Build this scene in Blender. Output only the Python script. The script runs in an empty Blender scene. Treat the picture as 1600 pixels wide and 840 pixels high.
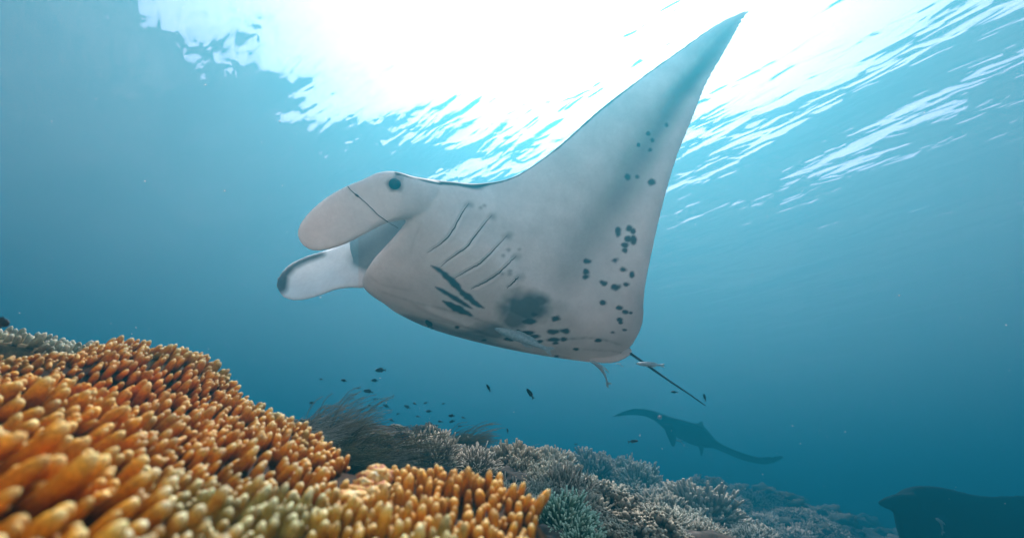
import bpy, bmesh, math, random
import numpy as np
from mathutils import Vector, Matrix, noise
from mathutils.bvhtree import BVHTree
random.seed(7); rng = np.random.default_rng(7)
R = math.radians
S = bpy.context.scene
COL = S.collection

# ------------------------------------------------------------------ camera
F = 775.0                       # focal length in pixels of a 1600-wide frame
CAM = Vector((0, 0, 1.5))
cam_m = Matrix.Rotation(R(90 + 29), 4, 'X') @ Matrix.Rotation(R(4), 4, 'Z')
cam_m = Matrix.Translation(CAM) @ cam_m
cd = bpy.data.cameras.new('camera'); cam = bpy.data.objects.new('camera', cd); COL.objects.link(cam)
cam.matrix_world = cam_m
cd.sensor_width = 36; cd.lens = F / 1600 * 36
cd.clip_start = 0.02; cd.clip_end = 1000
cd.dof.use_dof = True; cd.dof.focus_distance = 2.4; cd.dof.aperture_fstop = 2.2
S.camera = cam
RC = np.array(cam_m.to_3x3()); CN = np.array(CAM)
def P(x, y, d):                 # a measured image position and distance -> point in the place
    v = np.array(((x - 800) / F * d, (420 - y) / F * d, -d))
    return RC @ v + CN
def proj(pts):
    q = (np.asarray(pts) - CN) @ RC
    d = -q[..., 2]
    return np.stack((800 + F * q[..., 0] / d, 420 - F * q[..., 1] / d, d), -1)

# ------------------------------------------------------------------ world, sun, exposure
SUN_EL, SUN_AZ = R(68), R(8)    # azimuth clockwise from +Y
w = bpy.data.worlds.new('World'); S.world = w; w.use_nodes = True
nt = w.node_tree; nt.nodes.clear()
sky = nt.nodes.new('ShaderNodeTexSky'); sky.sky_type = 'NISHITA'; sky.sun_disc = False
sky.sun_elevation = SUN_EL; sky.sun_rotation = SUN_AZ; sky.air_density = 1.0; sky.dust_density = 4.0
bg = nt.nodes.new('ShaderNodeBackground'); bg.inputs[1].default_value = 0.115
wo = nt.nodes.new('ShaderNodeOutputWorld')
nt.links.new(sky.outputs[0], bg.inputs[0]); nt.links.new(bg.outputs[0], wo.inputs[0])
sl = bpy.data.lights.new('sun', 'SUN'); sl.energy = 5.0; sl.angle = R(0.5); sl.color = (1.0, 0.93, 0.84)
so = bpy.data.objects.new('sun', sl); COL.objects.link(so)
sd = Vector((math.sin(SUN_AZ) * math.cos(SUN_EL), math.cos(SUN_AZ) * math.cos(SUN_EL), math.sin(SUN_EL)))
so.rotation_euler = sd.to_track_quat('Z', 'Y').to_euler(); so.location = (0, 0, 30)
S.view_settings.view_transform = 'Standard'; S.view_settings.look = 'None'
S.view_settings.exposure = 1.75; S.view_settings.gamma = 1.0
S.render.engine = 'CYCLES'
S.cycles.volume_bounces = 2; S.cycles.max_bounces = 8; S.cycles.transparent_max_bounces = 8
S.cycles.use_denoising = True; S.cycles.sample_clamp_indirect = 6.0
S.cycles.caustics_refractive = False

# ------------------------------------------------------------------ helpers
def mat(name):
    m = bpy.data.materials.new(name); m.use_nodes = True
    t = m.node_tree; t.nodes.clear()
    o = t.nodes.new('ShaderNodeOutputMaterial')
    return m, t, o
class N:                        # tiny node helper
    def __init__(s, t): s.t = t
    def __call__(s, kind, **kw):
        n = s.t.nodes.new('ShaderNode' + kind)
        for k, v in kw.items():
            if k.startswith('i_'):
                key = k[2:]; n.inputs[int(key) if key.isdigit() else key.replace('_', ' ')].default_value = v
            else: setattr(n, k, v)
        return n
    def link(s, a, b): s.t.links.new(a, b)
    def mix(s, fac, a, b, mode='MIX'):
        n = s.t.nodes.new('ShaderNodeMix'); n.data_type = 'RGBA'; n.blend_type = mode
        for sock, v in ((n.inputs[0], fac), (n.inputs[6], a), (n.inputs[7], b)):
            if isinstance(v, bpy.types.NodeSocket): s.t.links.new(v, sock)
            else: sock.default_value = v if not isinstance(v, tuple) or len(v) == 4 else (*v, 1)
        return n.outputs[2]
    def ramp(s, x, stops):
        n = s.t.nodes.new('ShaderNodeValToRGB'); e = n.color_ramp.elements
        while len(e) < len(stops): e.new(0.5)
        for el, (p, c) in zip(e, stops):
            el.position = p; el.color = c if len(c) == 4 else (*c, 1)
        s.t.links.new(x, n.inputs[0]); return n.outputs[0]
def mesh(name, verts, faces, m=None, smooth=True, attrs=None):
    me = bpy.data.meshes.new(name)
    me.from_pydata([tuple(map(float, v)) for v in verts], [], [tuple(int(i) for i in f) for f in faces])
    if m: me.materials.append(m)
    if smooth: me.polygons.foreach_set('use_smooth', [True] * len(me.polygons))
    for k, (ty, val) in (attrs or {}).items():
        a = me.attributes.new(k, ty, 'POINT')
        a.data.foreach_set('color' if 'COLOR' in ty else 'value', np.asarray(val, dtype=np.float32).ravel())
    me.update(); return me
def obj(name, me, parent=None, label=None, cat=None, group=None, kind=None):
    o = bpy.data.objects.new(name, me); COL.objects.link(o)
    if parent is not None: o.parent = parent
    if label: o['label'] = label
    if cat: o['category'] = cat
    if group: o['group'] = group
    if kind: o['kind'] = kind
    return o
def catmull(ctrl, n):           # ctrl (k, m) -> (n, m) through every row
    c = np.asarray(ctrl, float); k = len(c)
    c = np.vstack((2 * c[0] - c[1], c, 2 * c[-1] - c[-2]))
    s = np.linspace(0, k - 1 - 1e-9, n); i = s.astype(int); t = (s - i)[:, None]
    p0, p1, p2, p3 = c[i], c[i + 1], c[i + 2], c[i + 3]
    return .5 * ((2 * p1) + (-p0 + p2) * t + (2 * p0 - 5 * p1 + 4 * p2 - p3) * t ** 2 + (-p0 + 3 * p1 - 3 * p2 + p3) * t ** 3)
def ring_faces(nr, ns, cap=True):   # nr rings of ns points each
    f = []
    for r in range(nr - 1):
        for s in range(ns):
            a, b = r * ns + s, r * ns + (s + 1) % ns
            f.append((a, b, b + ns, a + ns))
    if cap:
        f.append(tuple(range(ns - 1, -1, -1))); f.append(tuple(range((nr - 1) * ns, nr * ns)))
    return f
def rbf(pts, vals, smooth=0.0):     # thin plate spline
    X = np.asarray(pts, float); y = np.asarray(vals, float); n = len(X)
    def U(r2): return np.where(r2 > 0, r2 * np.log(r2 + 1e-12), 0)
    K = U(((X[:, None] - X[None]) ** 2).sum(-1)) + smooth * np.eye(n)
    A = np.zeros((n + 3, n + 3)); A[:n, :n] = K; A[:n, n] = 1; A[:n, n + 1:] = X; A[n, :n] = 1; A[n + 1:, :n] = X.T
    wv = np.linalg.solve(A, np.concatenate((y, np.zeros(3))))
    def f(q):
        q = np.asarray(q, float); sh = q.shape[:-1]; q = q.reshape(-1, 2); out = np.empty(len(q))
        for s in range(0, len(q), 20000):
            c = q[s:s + 20000]
            out[s:s + 20000] = U(((c[:, None] - X[None]) ** 2).sum(-1)) @ wv[:n] + wv[n] + c @ wv[n + 1:]
        return out.reshape(sh)
    return f

# ------------------------------------------------------------------ water surface
WATER_Z = 7.6
AZ = R(-43)                     # direction along the wave crests
def build_water():
    m, t, o = mat('water_surface'); n = N(t)
    tc = n('TexCoord'); mp = n('Mapping', vector_type='POINT')
    mp.inputs['Rotation'].default_value = (0, 0, AZ); n.link(tc.outputs['Object'], mp.inputs[0])
    def ns(scale, sx, sy, detail, dist=0.4):
        q = n('Mapping'); q.inputs['Scale'].default_value = (sx, sy, 1); n.link(mp.outputs[0], q.inputs[0])
        x = n('TexNoise', i_Scale=scale, i_Detail=detail, i_Roughness=0.5, i_Distortion=dist)
        n.link(q.outputs[0], x.inputs['Vector']); return x.outputs[0]
    a = ns(1.9, 1.0, 0.26, 1.5); b = ns(5.5, 1.0, 0.30, 1.5)
    b1 = n('Bump', i_Strength=1.0, i_Distance=0.055); n.link(a, b1.inputs['Height'])
    b2 = n('Bump', i_Strength=1.0, i_Distance=0.024); n.link(b, b2.inputs['Height']); n.link(b1.outputs[0], b2.inputs['Normal'])
    fr = n('Fresnel', i_IOR=1.333); n.link(b2.outputs[0], fr.inputs['Normal'])
    tr = n('BsdfTransparent'); gl = n('BsdfGlossy', i_Roughness=0.02)
    n.link(b2.outputs[0], gl.inputs['Normal'])
    mx = n('MixShader'); n.link(fr.outputs[0], mx.inputs[0]); n.link(tr.outputs[0], mx.inputs[1]); n.link(gl.outputs[0], mx.inputs[2])
    glow = n('BsdfTranslucent'); glow.inputs[0].default_value = (.72, .97, 1, 1)      # translucent share added to lighten the surface with a glow
    m2 = n('MixShader', i_0=0.10); n.link(mx.outputs[0], m2.inputs[1]); n.link(glow.outputs[0], m2.inputs[2])
    n.link(m2.outputs[0], o.inputs[0])
    # fine grid near the camera, coarse far away
    def axis():
        near = np.linspace(-14, 14, 225); far = 14 * 1.25 ** np.arange(1, 11)
        return np.concatenate((-far[::-1], near, far))
    xs = axis(); ys = axis() + 4
    X, Y = np.meshgrid(xs, ys, indexing='ij')
    c, s = math.cos(AZ), math.sin(AZ)
    U = X * c - Y * s * -1 if False else X * math.cos(AZ) - Y * math.sin(AZ) * 1
    # U runs across the crests (crest direction = (sin AZ, cos AZ))
    U = X * math.cos(AZ) - Y * math.sin(AZ)
    V = X * math.sin(AZ) + Y * math.cos(AZ)
    Z = np.zeros_like(X)
    for k in range(9):
        lam = rng.uniform(1.0, 4.5); th = rng.normal(0, .38); ph = rng.uniform(0, 6.28); am = 0.0045 * lam
        Z += am * np.sin(2 * math.pi / lam * (U * math.cos(th) + V * math.sin(th)) + ph)
    Z *= np.clip(1.6 - np.hypot(X, Y - 4) / 30, 0, 1)
    nx, ny = X.shape
    idx = np.arange(nx * ny).reshape(nx, ny)
    f = np.stack((idx[:-1, :-1], idx[1:, :-1], idx[1:, 1:], idx[:-1, 1:]), -1).reshape(-1, 4)
    me = mesh('water_surface', np.stack((X, Y, Z), -1).reshape(-1, 3), f, m)
    o = obj('water_surface', me, kind='structure', label='bright rippled water surface seen from below', )
    o.location = (0, 0, WATER_Z)
build_water()

# ------------------------------------------------------------------ haze: the sea water between things
def build_haze():
    m, t, o = mat('sea_water_haze'); n = N(t)
    v = n('VolumePrincipled')
    v.inputs['Color'].default_value = (0.009, 0.178, 0.240, 1)
    v.inputs['Density'].default_value = 0.155
    v.inputs['Anisotropy'].default_value = 0.72
    v.inputs['Absorption Color'].default_value = (0.016, 0.012, 0.045, 1)
    n.link(v.outputs[0], o.inputs['Volume'])
    h = 70; z0, z1 = -22.0, WATER_Z - 0.28
    vs = [(x, y, z) for z in (z0, z1) for x, y in ((-h, -h), (h, -h), (h, h), (-h, h))]
    fs = [(3, 2, 1, 0), (4, 5, 6, 7), (0, 1, 5, 4), (1, 2, 6, 5), (2, 3, 7, 6), (3, 0, 4, 7)]
    obj('haze', mesh('haze', vs, fs, m, smooth=False), kind='stuff')
build_haze()
# ------------------------------------------------------------------ manta rays
def skin_material(name, wet=0.62):
    m, t, o = mat(name); n = N(t)
    at = n('Attribute', attribute_name='skin_color')
    tc = n('TexCoord')
    no = n('TexNoise', i_Scale=5.0, i_Detail=6.0, i_Roughness=0.62); n.link(tc.outputs['Object'], no.inputs['Vector'])
    r1 = n.ramp(no.outputs[0], [(0.3, (.80, .80, .80)), (0.7, (1.06, 1.05, 1.04))])
    no2 = n('TexNoise', i_Scale=70.0, i_Detail=3.0, i_Roughness=0.6); n.link(tc.outputs['Object'], no2.inputs['Vector'])
    r2 = n.ramp(no2.outputs[0], [(0.3, (.95, .95, .95)), (0.7, (1.03, 1.03, 1.03))])
    c = n.mix(1.0, at.outputs['Color'], r1, 'MULTIPLY'); c = n.mix(1.0, c, r2, 'MULTIPLY')
    b = n('BsdfPrincipled', i_Roughness=wet)
    b.inputs['Specular IOR Level'].default_value = 0.10
    n.link(c, b.inputs['Base Color'])
    bp = n('Bump', i_Strength=0.14, i_Distance=0.004)
    no3 = n('TexNoise', i_Scale=38.0, i_Detail=5.0); n.link(tc.outputs['Object'], no3.inputs['Vector'])
    n.link(no3.outputs[0], bp.inputs['Height']); n.link(bp.outputs[0], b.inputs['Normal'])
    th = n('Attribute', attribute_name='thin'); n.link(th.outputs['Fac'], b.inputs['Subsurface Weight'])
    b.inputs['Subsurface Radius'].default_value = (1, 1, 1); b.inputs['Subsurface Scale'].default_value = .06
    n.link(b.outputs[0], o.inputs[0]); return m
SKIN = skin_material('manta_skin')
def plain(name, color, rough=0.6, spec=0.2):
    m, t, o = mat(name); n = N(t)
    tc = n('TexCoord'); no = n('TexNoise', i_Scale=30.0, i_Detail=3.0); n.link(tc.outputs['Object'], no.inputs['Vector'])
    r = n.ramp(no.outputs[0], [(0.3, tuple(.75 * v for v in color)), (0.7, tuple(min(1, 1.15 * v) for v in color))])
    b = n('BsdfPrincipled', i_Roughness=rough); b.inputs['Specular IOR Level'].default_value = spec
    n.link(r, b.inputs['Base Color']); n.link(b.outputs[0], o.inputs[0]); return m

def loft_wing(stations, nspan=90, nsec=64, le_pow=0.62, chord_shape=None):
    """stations: LEx,LEy,LEd, TEx,TEy,TEd, ventral thickness, dorsal thickness, camber. The section is a closed
    loop round the chord; its ventral half faces the viewer's side (down)."""
    st = []
    for s in stations:
        st.append(np.concatenate((P(*s[0:3]), P(*s[3:6]), s[6:9])))
    C = catmull(st, nspan)
    LE, TE, tv, td, cb = C[:, 0:3], C[:, 3:6], np.abs(C[:, 6]), np.abs(C[:, 7]), C[:, 8]
    mid = (LE + TE) / 2
    span = np.gradient(mid, axis=0)
    ch = TE - LE
    nrm = np.cross(ch, span); nrm /= np.linalg.norm(nrm, axis=1)[:, None] + 1e-9
    flip = np.sign((nrm * (CN - mid)).sum(1))          # point to the viewer (the belly side)
    nrm *= np.sign(flip.sum())
    # smooth the normals along the span
    for _ in range(6):
        nrm[1:-1] = (nrm[:-2] + 2 * nrm[1:-1] + nrm[2:]) / 4
    nrm /= np.linalg.norm(nrm, axis=1)[:, None]
    a = np.linspace(0, 2 * math.pi, nsec, endpoint=False)
    x = (1 - np.cos(a)) / 2
    prof = np.sin(a) * (1 - x) ** 0.25 * 1.25          # + ventral, - dorsal, fuller to the front
    V = np.empty((nspan, nsec, 3)); side = np.empty((nspan, nsec))
    for i in range(nspan):
        off = np.where(prof > 0, prof * tv[i], prof * td[i])
        base = LE[i] + x[:, None] * ch[i]
        off = off + cb[i] * np.sin(math.pi * x) + (chord_shape(i / (nspan - 1), x) if chord_shape else 0)
        V[i] = base + off[:, None] * nrm[i]
        side[i] = np.where(np.sin(a) < -0.02 , 1, 0)
    return V.reshape(-1, 3), ring_faces(nspan, nsec), side.ravel()
def loft_strip(stations, nlen=40, nsec=28, scoop=0.0):
    """stations: upper x,y, lower x,y, depth, thickness -> flattened closed tube"""
    st = [np.concatenate((P(s[0], s[1], s[4]), P(s[2], s[3], s[4] if len(s) < 7 else s[6]), [s[5]])) for s in stations]
    C = catmull(st, nlen); A, B, th = C[:, :3], C[:, 3:6], np.abs(C[:, 6])
    mid = (A + B) / 2; ax = np.gradient(mid, axis=0); wv = B - A
    nrm = np.cross(ax, wv); nrm /= np.linalg.norm(nrm, axis=1)[:, None] + 1e-9
    nrm *= np.sign((nrm * (CN - mid)).sum(1))[:, None]
    a = np.linspace(0, 2 * math.pi, nsec, endpoint=False)
    V = []
    for i in range(nlen):
        x = (1 - np.cos(a)) / 2; s = np.sin(a); s = np.sign(s) * np.abs(s) ** 0.8
        off = s * th[i] - scoop * np.sin(math.pi * x) * np.linalg.norm(wv[i])
        V.append(A[i] + x[:, None] * wv[i] + off[:, None] * nrm[i])
    V = np.concatenate(V); return V, ring_faces(nlen, nsec), np.zeros(len(V))
def fuse(name, lofts, voxel, smooth_iter=6):
    vs, fs, sd_, off = [], [], [], 0
    for v, f, s in lofts:
        vs.append(v); fs += [tuple(i + off for i in q) for q in f]; sd_.append(s); off += len(v)
    vs = np.concatenate(vs); sd_ = np.concatenate(sd_)
    me = mesh(name + '_raw', vs, fs); 
    bm = bmesh.new(); bm.from_mesh(me); bmesh.ops.recalc_face_normals(bm, faces=bm.faces); bm.to_mesh(me); bm.free()
    o = bpy.data.objects.new(name + '_raw', me); COL.objects.link(o)
    md = o.modifiers.new('r', 'REMESH'); md.mode = 'VOXEL'; md.voxel_size = voxel
    m2 = o.modifiers.new('s', 'SMOOTH'); m2.factor = 0.5; m2.iterations = smooth_iter
    dg = bpy.context.evaluated_depsgraph_get(); ev = o.evaluated_get(dg)
    out = bpy.data.meshes.new_from_object(ev)
    tree = BVHTree.FromPolygons([tuple(v) for v in vs], fs)
    bpy.data.objects.remove(o)
    co = np.empty(len(out.vertices) * 3); out.vertices.foreach_get('co', co); co = co.reshape(-1, 3)
    dors = np.zeros(len(co))
    for i, c in enumerate(co):
        loc, nn, fi, d = tree.find_nearest(Vector(c))
        if fi is not None:
            q = fs[fi]
            w_ = [1 / (1e-4 + (vs[k] - c) @ (vs[k] - c)) for k in q] if len(q) < 5 else None
            dors[i] = sum(a * sd_[k] for a, k in zip(w_, q)) / sum(w_) if w_ else 0
    ed = np.empty(len(out.edges) * 2, np.int32); out.edges.foreach_get('vertices', ed); ed = ed.reshape(-1, 2)
    neg = np.minimum(dors, 0); cn_ = np.bincount(ed.ravel(), minlength=len(co)) + 1e-9
    if neg.min() < 0:
        for _ in range(45):
            sm = np.bincount(ed[:, 0], neg[ed[:, 1]], len(co)) + np.bincount(ed[:, 1], neg[ed[:, 0]], len(co)); neg = .4 * neg + .6 * sm / cn_
    dors = np.maximum(dors, 0) + neg
    out.polygons.foreach_set('use_smooth', [True] * len(out.polygons))
    return out, co, dors
def dist_polyline(p, line):
    line = np.asarray(line, float); best = np.full(len(p), 1e9); tt = np.zeros(len(p)); L = len(line) - 1
    for i in range(L):
        a, b = line[i], line[i + 1]; ab = b - a
        t = np.clip(((p - a) @ ab) / (ab @ ab), 0, 1); d = np.hypot(*(p - a - t[:, None] * ab).T)
        m = d < best; best[m] = d[m]; tt[m] = (i + t[m]) / L
    return best, tt
def set_skin_color(me, colr):
    a = me.attributes.new('skin_color', 'FLOAT_COLOR', 'POINT')
    c4 = np.ones((len(colr), 4), np.float32); c4[:, :3] = colr; a.data.foreach_set('color', c4.ravel())
def tube(pts, radii, ns=8, flat=None):
    pts = np.asarray(pts, float); k = len(pts); tn = np.gradient(pts, axis=0); tn /= np.linalg.norm(tn, axis=1)[:, None] + 1e-12
    ref = np.array((0.31, 0.17, 0.93)); V = []
    u = np.cross(tn[0], ref); u /= np.linalg.norm(u)
    a = np.linspace(0, 2 * math.pi, ns, endpoint=False)
    for i in range(k):
        u = u - (u @ tn[i]) * tn[i]; u /= np.linalg.norm(u); w_ = np.cross(tn[i], u)
        V.append(pts[i] + radii[i] * (np.cos(a)[:, None] * u + np.sin(a)[:, None] * w_))
    return np.concatenate(V), ring_faces(k, ns)

MANTA = [
 (1171, 15, 3.36, 1172, 17, 3.36, .004, .004, 0),
 (1150, 22, 3.33, 1160, 34, 3.33, .006, .008, 0),
 (1115, 40, 3.28, 1137, 75, 3.27, .010, .013, 0),
 (1060, 79, 3.18, 1103, 134, 3.15, .014, .020, 0),
 (1005, 118, 3.08, 1080, 190, 3.07, .018, .026, 0),
 (935, 172, 2.96, 1055, 252, 3.00, .022, .034, 0),
 (870, 230, 2.84, 1034, 322, 2.95, .028, .045, 0),
 (808, 273, 2.74, 1017, 395, 2.92, .038, .065, 0),
 (752, 286, 2.66, 1006, 455, 2.91, .052, .10, 0),
 (700, 283, 2.58, 1003, 505, 2.93, .07, .15, 0),
 (652, 281, 2.52, 988, 538, 2.96, .09, .20, 0),
 (640, 318, 2.49, 975, 548, 2.99, .105, .235, 0),
 (634, 346, 2.49, 968, 552, 3.01, .10, .20, 0),
 (608, 378, 2.51, 962, 556, 3.03, .10, .18, 0),
 (580, 410, 2.56, 955, 560, 3.05, .095, .17, 0),
 (566, 442, 2.66, 948, 563, 3.08, .085, .15, 0),
 (592, 464, 2.78, 940, 564, 3.11, .07, .12, 0),
 (616, 482, 2.90, 932, 564, 3.16, .06, .09, 0),
 (660, 500, 3.12, 922, 560, 3.28, .045, .07, 0),
 (730, 500, 3.45, 925, 540, 3.52, .03, .05, 0),
 (800, 470, 3.85, 935, 500, 3.88, .02, .03, 0),
 (880, 410, 4.25, 950, 430, 4.27, .012, .018, 0),
 (930, 330, 4.55, 932, 332, 4.55, .004, .004, 0),
]
NEAR_FIN = [
 (705, 288, 700, 330, 2.62, .06), (668, 280, 665, 342, 2.54, .085), (640, 275, 640, 342, 2.48, .085), (615, 268, 620, 345, 2.43, .07), (590, 270, 598, 351, 2.40, .05),
 (565, 281, 572, 365, 2.37, .036), (538, 292, 548, 378, 2.34, .028), (510, 308, 522, 388, 2.32, .024), (488, 326, 500, 392, 2.31, .021), (472, 345, 484, 390, 2.31, .018),
 (466, 358, 473, 383, 2.31, .013), (465, 368, 467, 374, 2.31, .006)]
FAR_FIN = [
 (640, 372, 640, 430, 2.84, .04), (600, 362, 598, 440, 2.90, .045, 2.80), (572, 362, 568, 449, 2.95, .038, 2.78), (545, 376, 546, 449, 2.99, .030, 2.78), (520, 387, 524, 452, 3.0, .022, 2.78), (498, 394, 500, 461, 3.0, .018, 2.78),
 (475, 401, 480, 467, 2.99, .016, 2.79), (455, 411, 461, 469, 2.97, .014, 2.80), (441, 423, 446, 466, 2.94, .012, 2.82), (433, 435, 436, 456, 2.90, .009, 2.84), (431, 444, 432, 448, 2.88, .005)]
HEAD = [(655, 285, 668, 350, 2.64, .05), (628, 305, 650, 362, 2.68, .05), (603, 330, 628, 385, 2.72, .05), (580, 350, 604, 408, 2.78, .05), (560, 364, 582, 424, 2.84, .045), (548, 374, 566, 432, 2.90, .03)]
PELVIC = [
 (890, 528, 880, 560, 3.02, .03), (930, 530, 925, 566, 3.03, .03), (960, 531, 955, 567, 3.03, .022), (978, 538, 972, 562, 3.03, .016), (988, 546, 986, 554, 3.03, .008)]
SPOTS = [  # x, y, half width, half height (image pixels of 1600), on the hind belly and wing
 (1041,195,3.5,3),(1012,209,3.5,3),(1020,219,3,3),(998,227,2.5,3),(1016,234,3.5,3.5),(981,277,5,5),(995,276,3.5,3.5),(1018,285,5,5),
 (966,362,4.5,6.5),(983,356,6,4.5),(989,361,4,5),(981,372,5,4.5),(990,373,4.5,7),(977,383,5,3.5),(976,391,5,4),(917,408,6,4),(961,406,5,4),
 (915,425,5,4.5),(916,432,5,4),(943,442,6,3.5),(974,421,6,4),(988,429,4,4.5),(961,448,8,4.5),(979,444,4,3.5),(942,472,5,3.5),(968,481,4.5,3),
 (977,487,4.5,3),(986,488,2.5,2),(968,499,4.5,2.5),(970,504,3,2),(958,519,4.5,2.5),(976,515,4,2),
 (827,502,13,4.5),(834,491,5,4),(868,497,7,4.5),(864,518,10,3.5),(882,517,7,3.5),(866,530,11,3),(881,530,7,3),(868,536,6,2),(835,525,8,3),(822,520,12,3.5),
 (795,527,10,3),(843,533,5,2),(810,517,5,2.5),(757,531,4,1.5),(715,511,4,2.5),(783,546,5,1.5),(810,557,5,1.5),(836,558,4,1.5),(870,556,4,2),(900,545,4,2),(935,532,5,2.5)]
STREAKS = [  # polyline, half width
 ([(674,415),(690,424),(705,438),(722,456),(740,472),(756,481)], 5.0), ([(680,448),(698,458),(718,470),(738,482)], 3.6), ([(692,470),(706,478),(724,486),(738,493)], 5.0)]
GILLS = [
 [(733,318),(722,333),(706,362),(690,380),(667,395)], [(768,337),(752,356),(730,385),(712,398),(688,417)], [(792,368),(772,390),(752,410),(735,420),(709,435)],
 [(806,400),(790,416),(772,432),(752,444),(735,451)], [(811,432),(803,440),(792,450)]]
def paint_manta(co, dors, nvec):
    p = proj(co); xy = p[:, :2]; n_ = len(co)
    front = (nvec * (CN - co)).sum(1) > -0.02
    base = np.tile(np.array((.89, .785, .757)), (n_, 1))
    nz = np.array([noise.fractal(Vector(c) * 3.1, 1.0, 2.0, 4) for c in co])
    nf = np.array([noise.noise(Vector(c) * 22) for c in co])
    nf2 = np.array([noise.noise(Vector(c) * 34) for c in co])
    # wing fold's shade painted as grey band; then tip and hind margin pigment
    dk = np.zeros(n_)
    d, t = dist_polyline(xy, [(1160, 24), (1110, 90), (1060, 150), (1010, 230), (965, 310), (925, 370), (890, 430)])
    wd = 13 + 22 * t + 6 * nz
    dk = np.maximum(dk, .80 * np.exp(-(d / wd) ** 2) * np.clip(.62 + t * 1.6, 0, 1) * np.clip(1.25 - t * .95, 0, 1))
    d, t = dist_polyline(xy, [(1172, 15), (1110, 75)]); dk = np.maximum(dk, .36 * np.exp(-(d / 48) ** 2))
    d, t = dist_polyline(xy, [(1004, 470), (1000, 520), (985, 540)]); dk = np.maximum(dk, .25 * np.exp(-(d / 22) ** 2))
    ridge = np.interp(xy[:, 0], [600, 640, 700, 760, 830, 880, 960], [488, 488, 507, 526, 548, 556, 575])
    dk = np.maximum(dk, .6 * np.clip((xy[:, 1] - ridge + 3 * nz) / 7, 0, 1))  # far wing below the ridge darkened, its shade painted in
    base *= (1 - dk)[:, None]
    hw_ = np.clip(-dors * 1.5, 0, 1)[:, None]; base = base * (1 - hw_ * np.array((.52, .36, .28)))
    spot = np.zeros(n_)
    def ell(x, y, a, b, soft=.25, amp=1.0):
        q = np.sqrt(((xy[:, 0] - x) / a) ** 2 + ((xy[:, 1] - y) / b) ** 2) + nf2 * min(.55, 3.5 / a) + nf * .2
        return amp * np.clip((1 + soft - q) / (2 * soft), 0, 1)
    for x, y, a, b in SPOTS: spot = np.maximum(spot, ell(x, y, a * 1.05, b * 1.1, .3, .93))
    for ln, hw in STREAKS:
        d, t = dist_polyline(xy, ln); w_ = hw * np.sqrt(np.clip(4 * t * (1 - t), .06, 1)) * (1 + .25 * nf + .45 * nf2)
        spot = np.maximum(spot, .95 * np.clip((w_ + 1 - d) / 2, 0, 1))
    blot = np.maximum(ell(822, 480, 36, 24, .4, .84), ell(765, 517, 32, 12, .5, .72)); blot = np.maximum(blot, ell(803, 498, 20, 17, .45, .75)); blot = np.maximum(blot, ell(843, 470, 17, 10, .5, .82)); blot = np.maximum(blot, ell(808, 464, 12, 8, .6, .5)); blot = np.maximum(blot, ell(790, 482, 14, 12, .6, .7)); blot = np.maximum(blot, ell(735, 520, 22, 6, .7, .45))
    blot = np.maximum(blot, ell(870, 478, 14, 8, .7, .22))
    for ln in GILLS:
        x, y = ln[0]; blot = np.maximum(blot, ell(x + 1, y + 1, 6, 5, .8, .42))
    for x, y in ((795, 390), (812, 389), (786, 399), (797, 424), (785, 427), (751, 324), (757, 321), (797, 428)): blot = np.maximum(blot, ell(x, y, 3.2, 2.6, .6, .45))
    eye = ell(617, 287, 12, 12, .35, .8)
    blot = np.maximum(blot, eye)
    s = np.maximum(spot, blot) * front
    base = base * (1 - s)[:, None] + np.array((.018, .022, .026)) * s[:, None]
    for ln, w0 in (([(655, 277), (700, 284), (752, 288), (800, 275), (835, 254), (870, 231), (935, 173), (1005, 118), (1060, 79), (1110, 43)], 4.2), ([(622, 268), (640, 273), (664, 279)], 6.0)):
        d, t = dist_polyline(xy, ln); q = np.clip((w0 * (1 - .45 * t) * (1 + .25 * nf) + 1 - d) / 2, 0, 1) * .93
        base = base * (1 - q)[:, None] + np.array((.03, .035, .04)) * q[:, None]
    base[(p[:, 2] > 2.72) & (xy[:, 0] < 560)] *= np.array((1.02, 1.18, 1.22))  # far head fin painted lighter, in place of sunlight through it
    # far head fin: dark outer margin on its inner face
    d, t = dist_polyline(xy, [(438, 446), (442, 428), (456, 413), (480, 402), (502, 396)]); far = (p[:, 2] > 2.70) & (xy[:, 0] < 520)
    q = np.clip((17 * (1 - .5 * t) * (1 + .3 * nz) - d) / 9, 0, 1) * far * .9
    base = base * (1 - q)[:, None] + np.array((.025, .03, .035)) * q[:, None]
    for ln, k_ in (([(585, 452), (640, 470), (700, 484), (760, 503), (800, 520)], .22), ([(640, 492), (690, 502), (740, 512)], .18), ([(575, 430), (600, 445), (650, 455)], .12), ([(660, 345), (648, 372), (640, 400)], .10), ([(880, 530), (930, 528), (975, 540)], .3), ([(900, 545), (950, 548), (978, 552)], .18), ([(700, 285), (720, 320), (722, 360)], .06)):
        d, t = dist_polyline(xy, catmull(ln, 20)); base = base * (1 - k_ * np.clip(1 + nf2, 0, 2) * np.exp(-(d / 2.2) ** 2) * np.clip(4 * t * (1 - t) * 2, 0, 1))[:, None]  # skin creases, their shade painted as faint dark lines
    # back
    rim = np.clip((nvec[:, 2] - .12) / .15, 0, 1) * np.clip((xy[:, 0] - 655) / 15, 0, 1); dors = np.maximum(dors, rim)
    nd = np.clip(np.maximum(dors, 0) * 1.6, 0, 1) * np.clip(.9 + nz * .3, 0, 1)
    base = base * (1 - nd)[:, None] + np.array((.03, .033, .037)) * nd[:, None]
    return np.clip(base, 0.01, .9)

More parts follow.
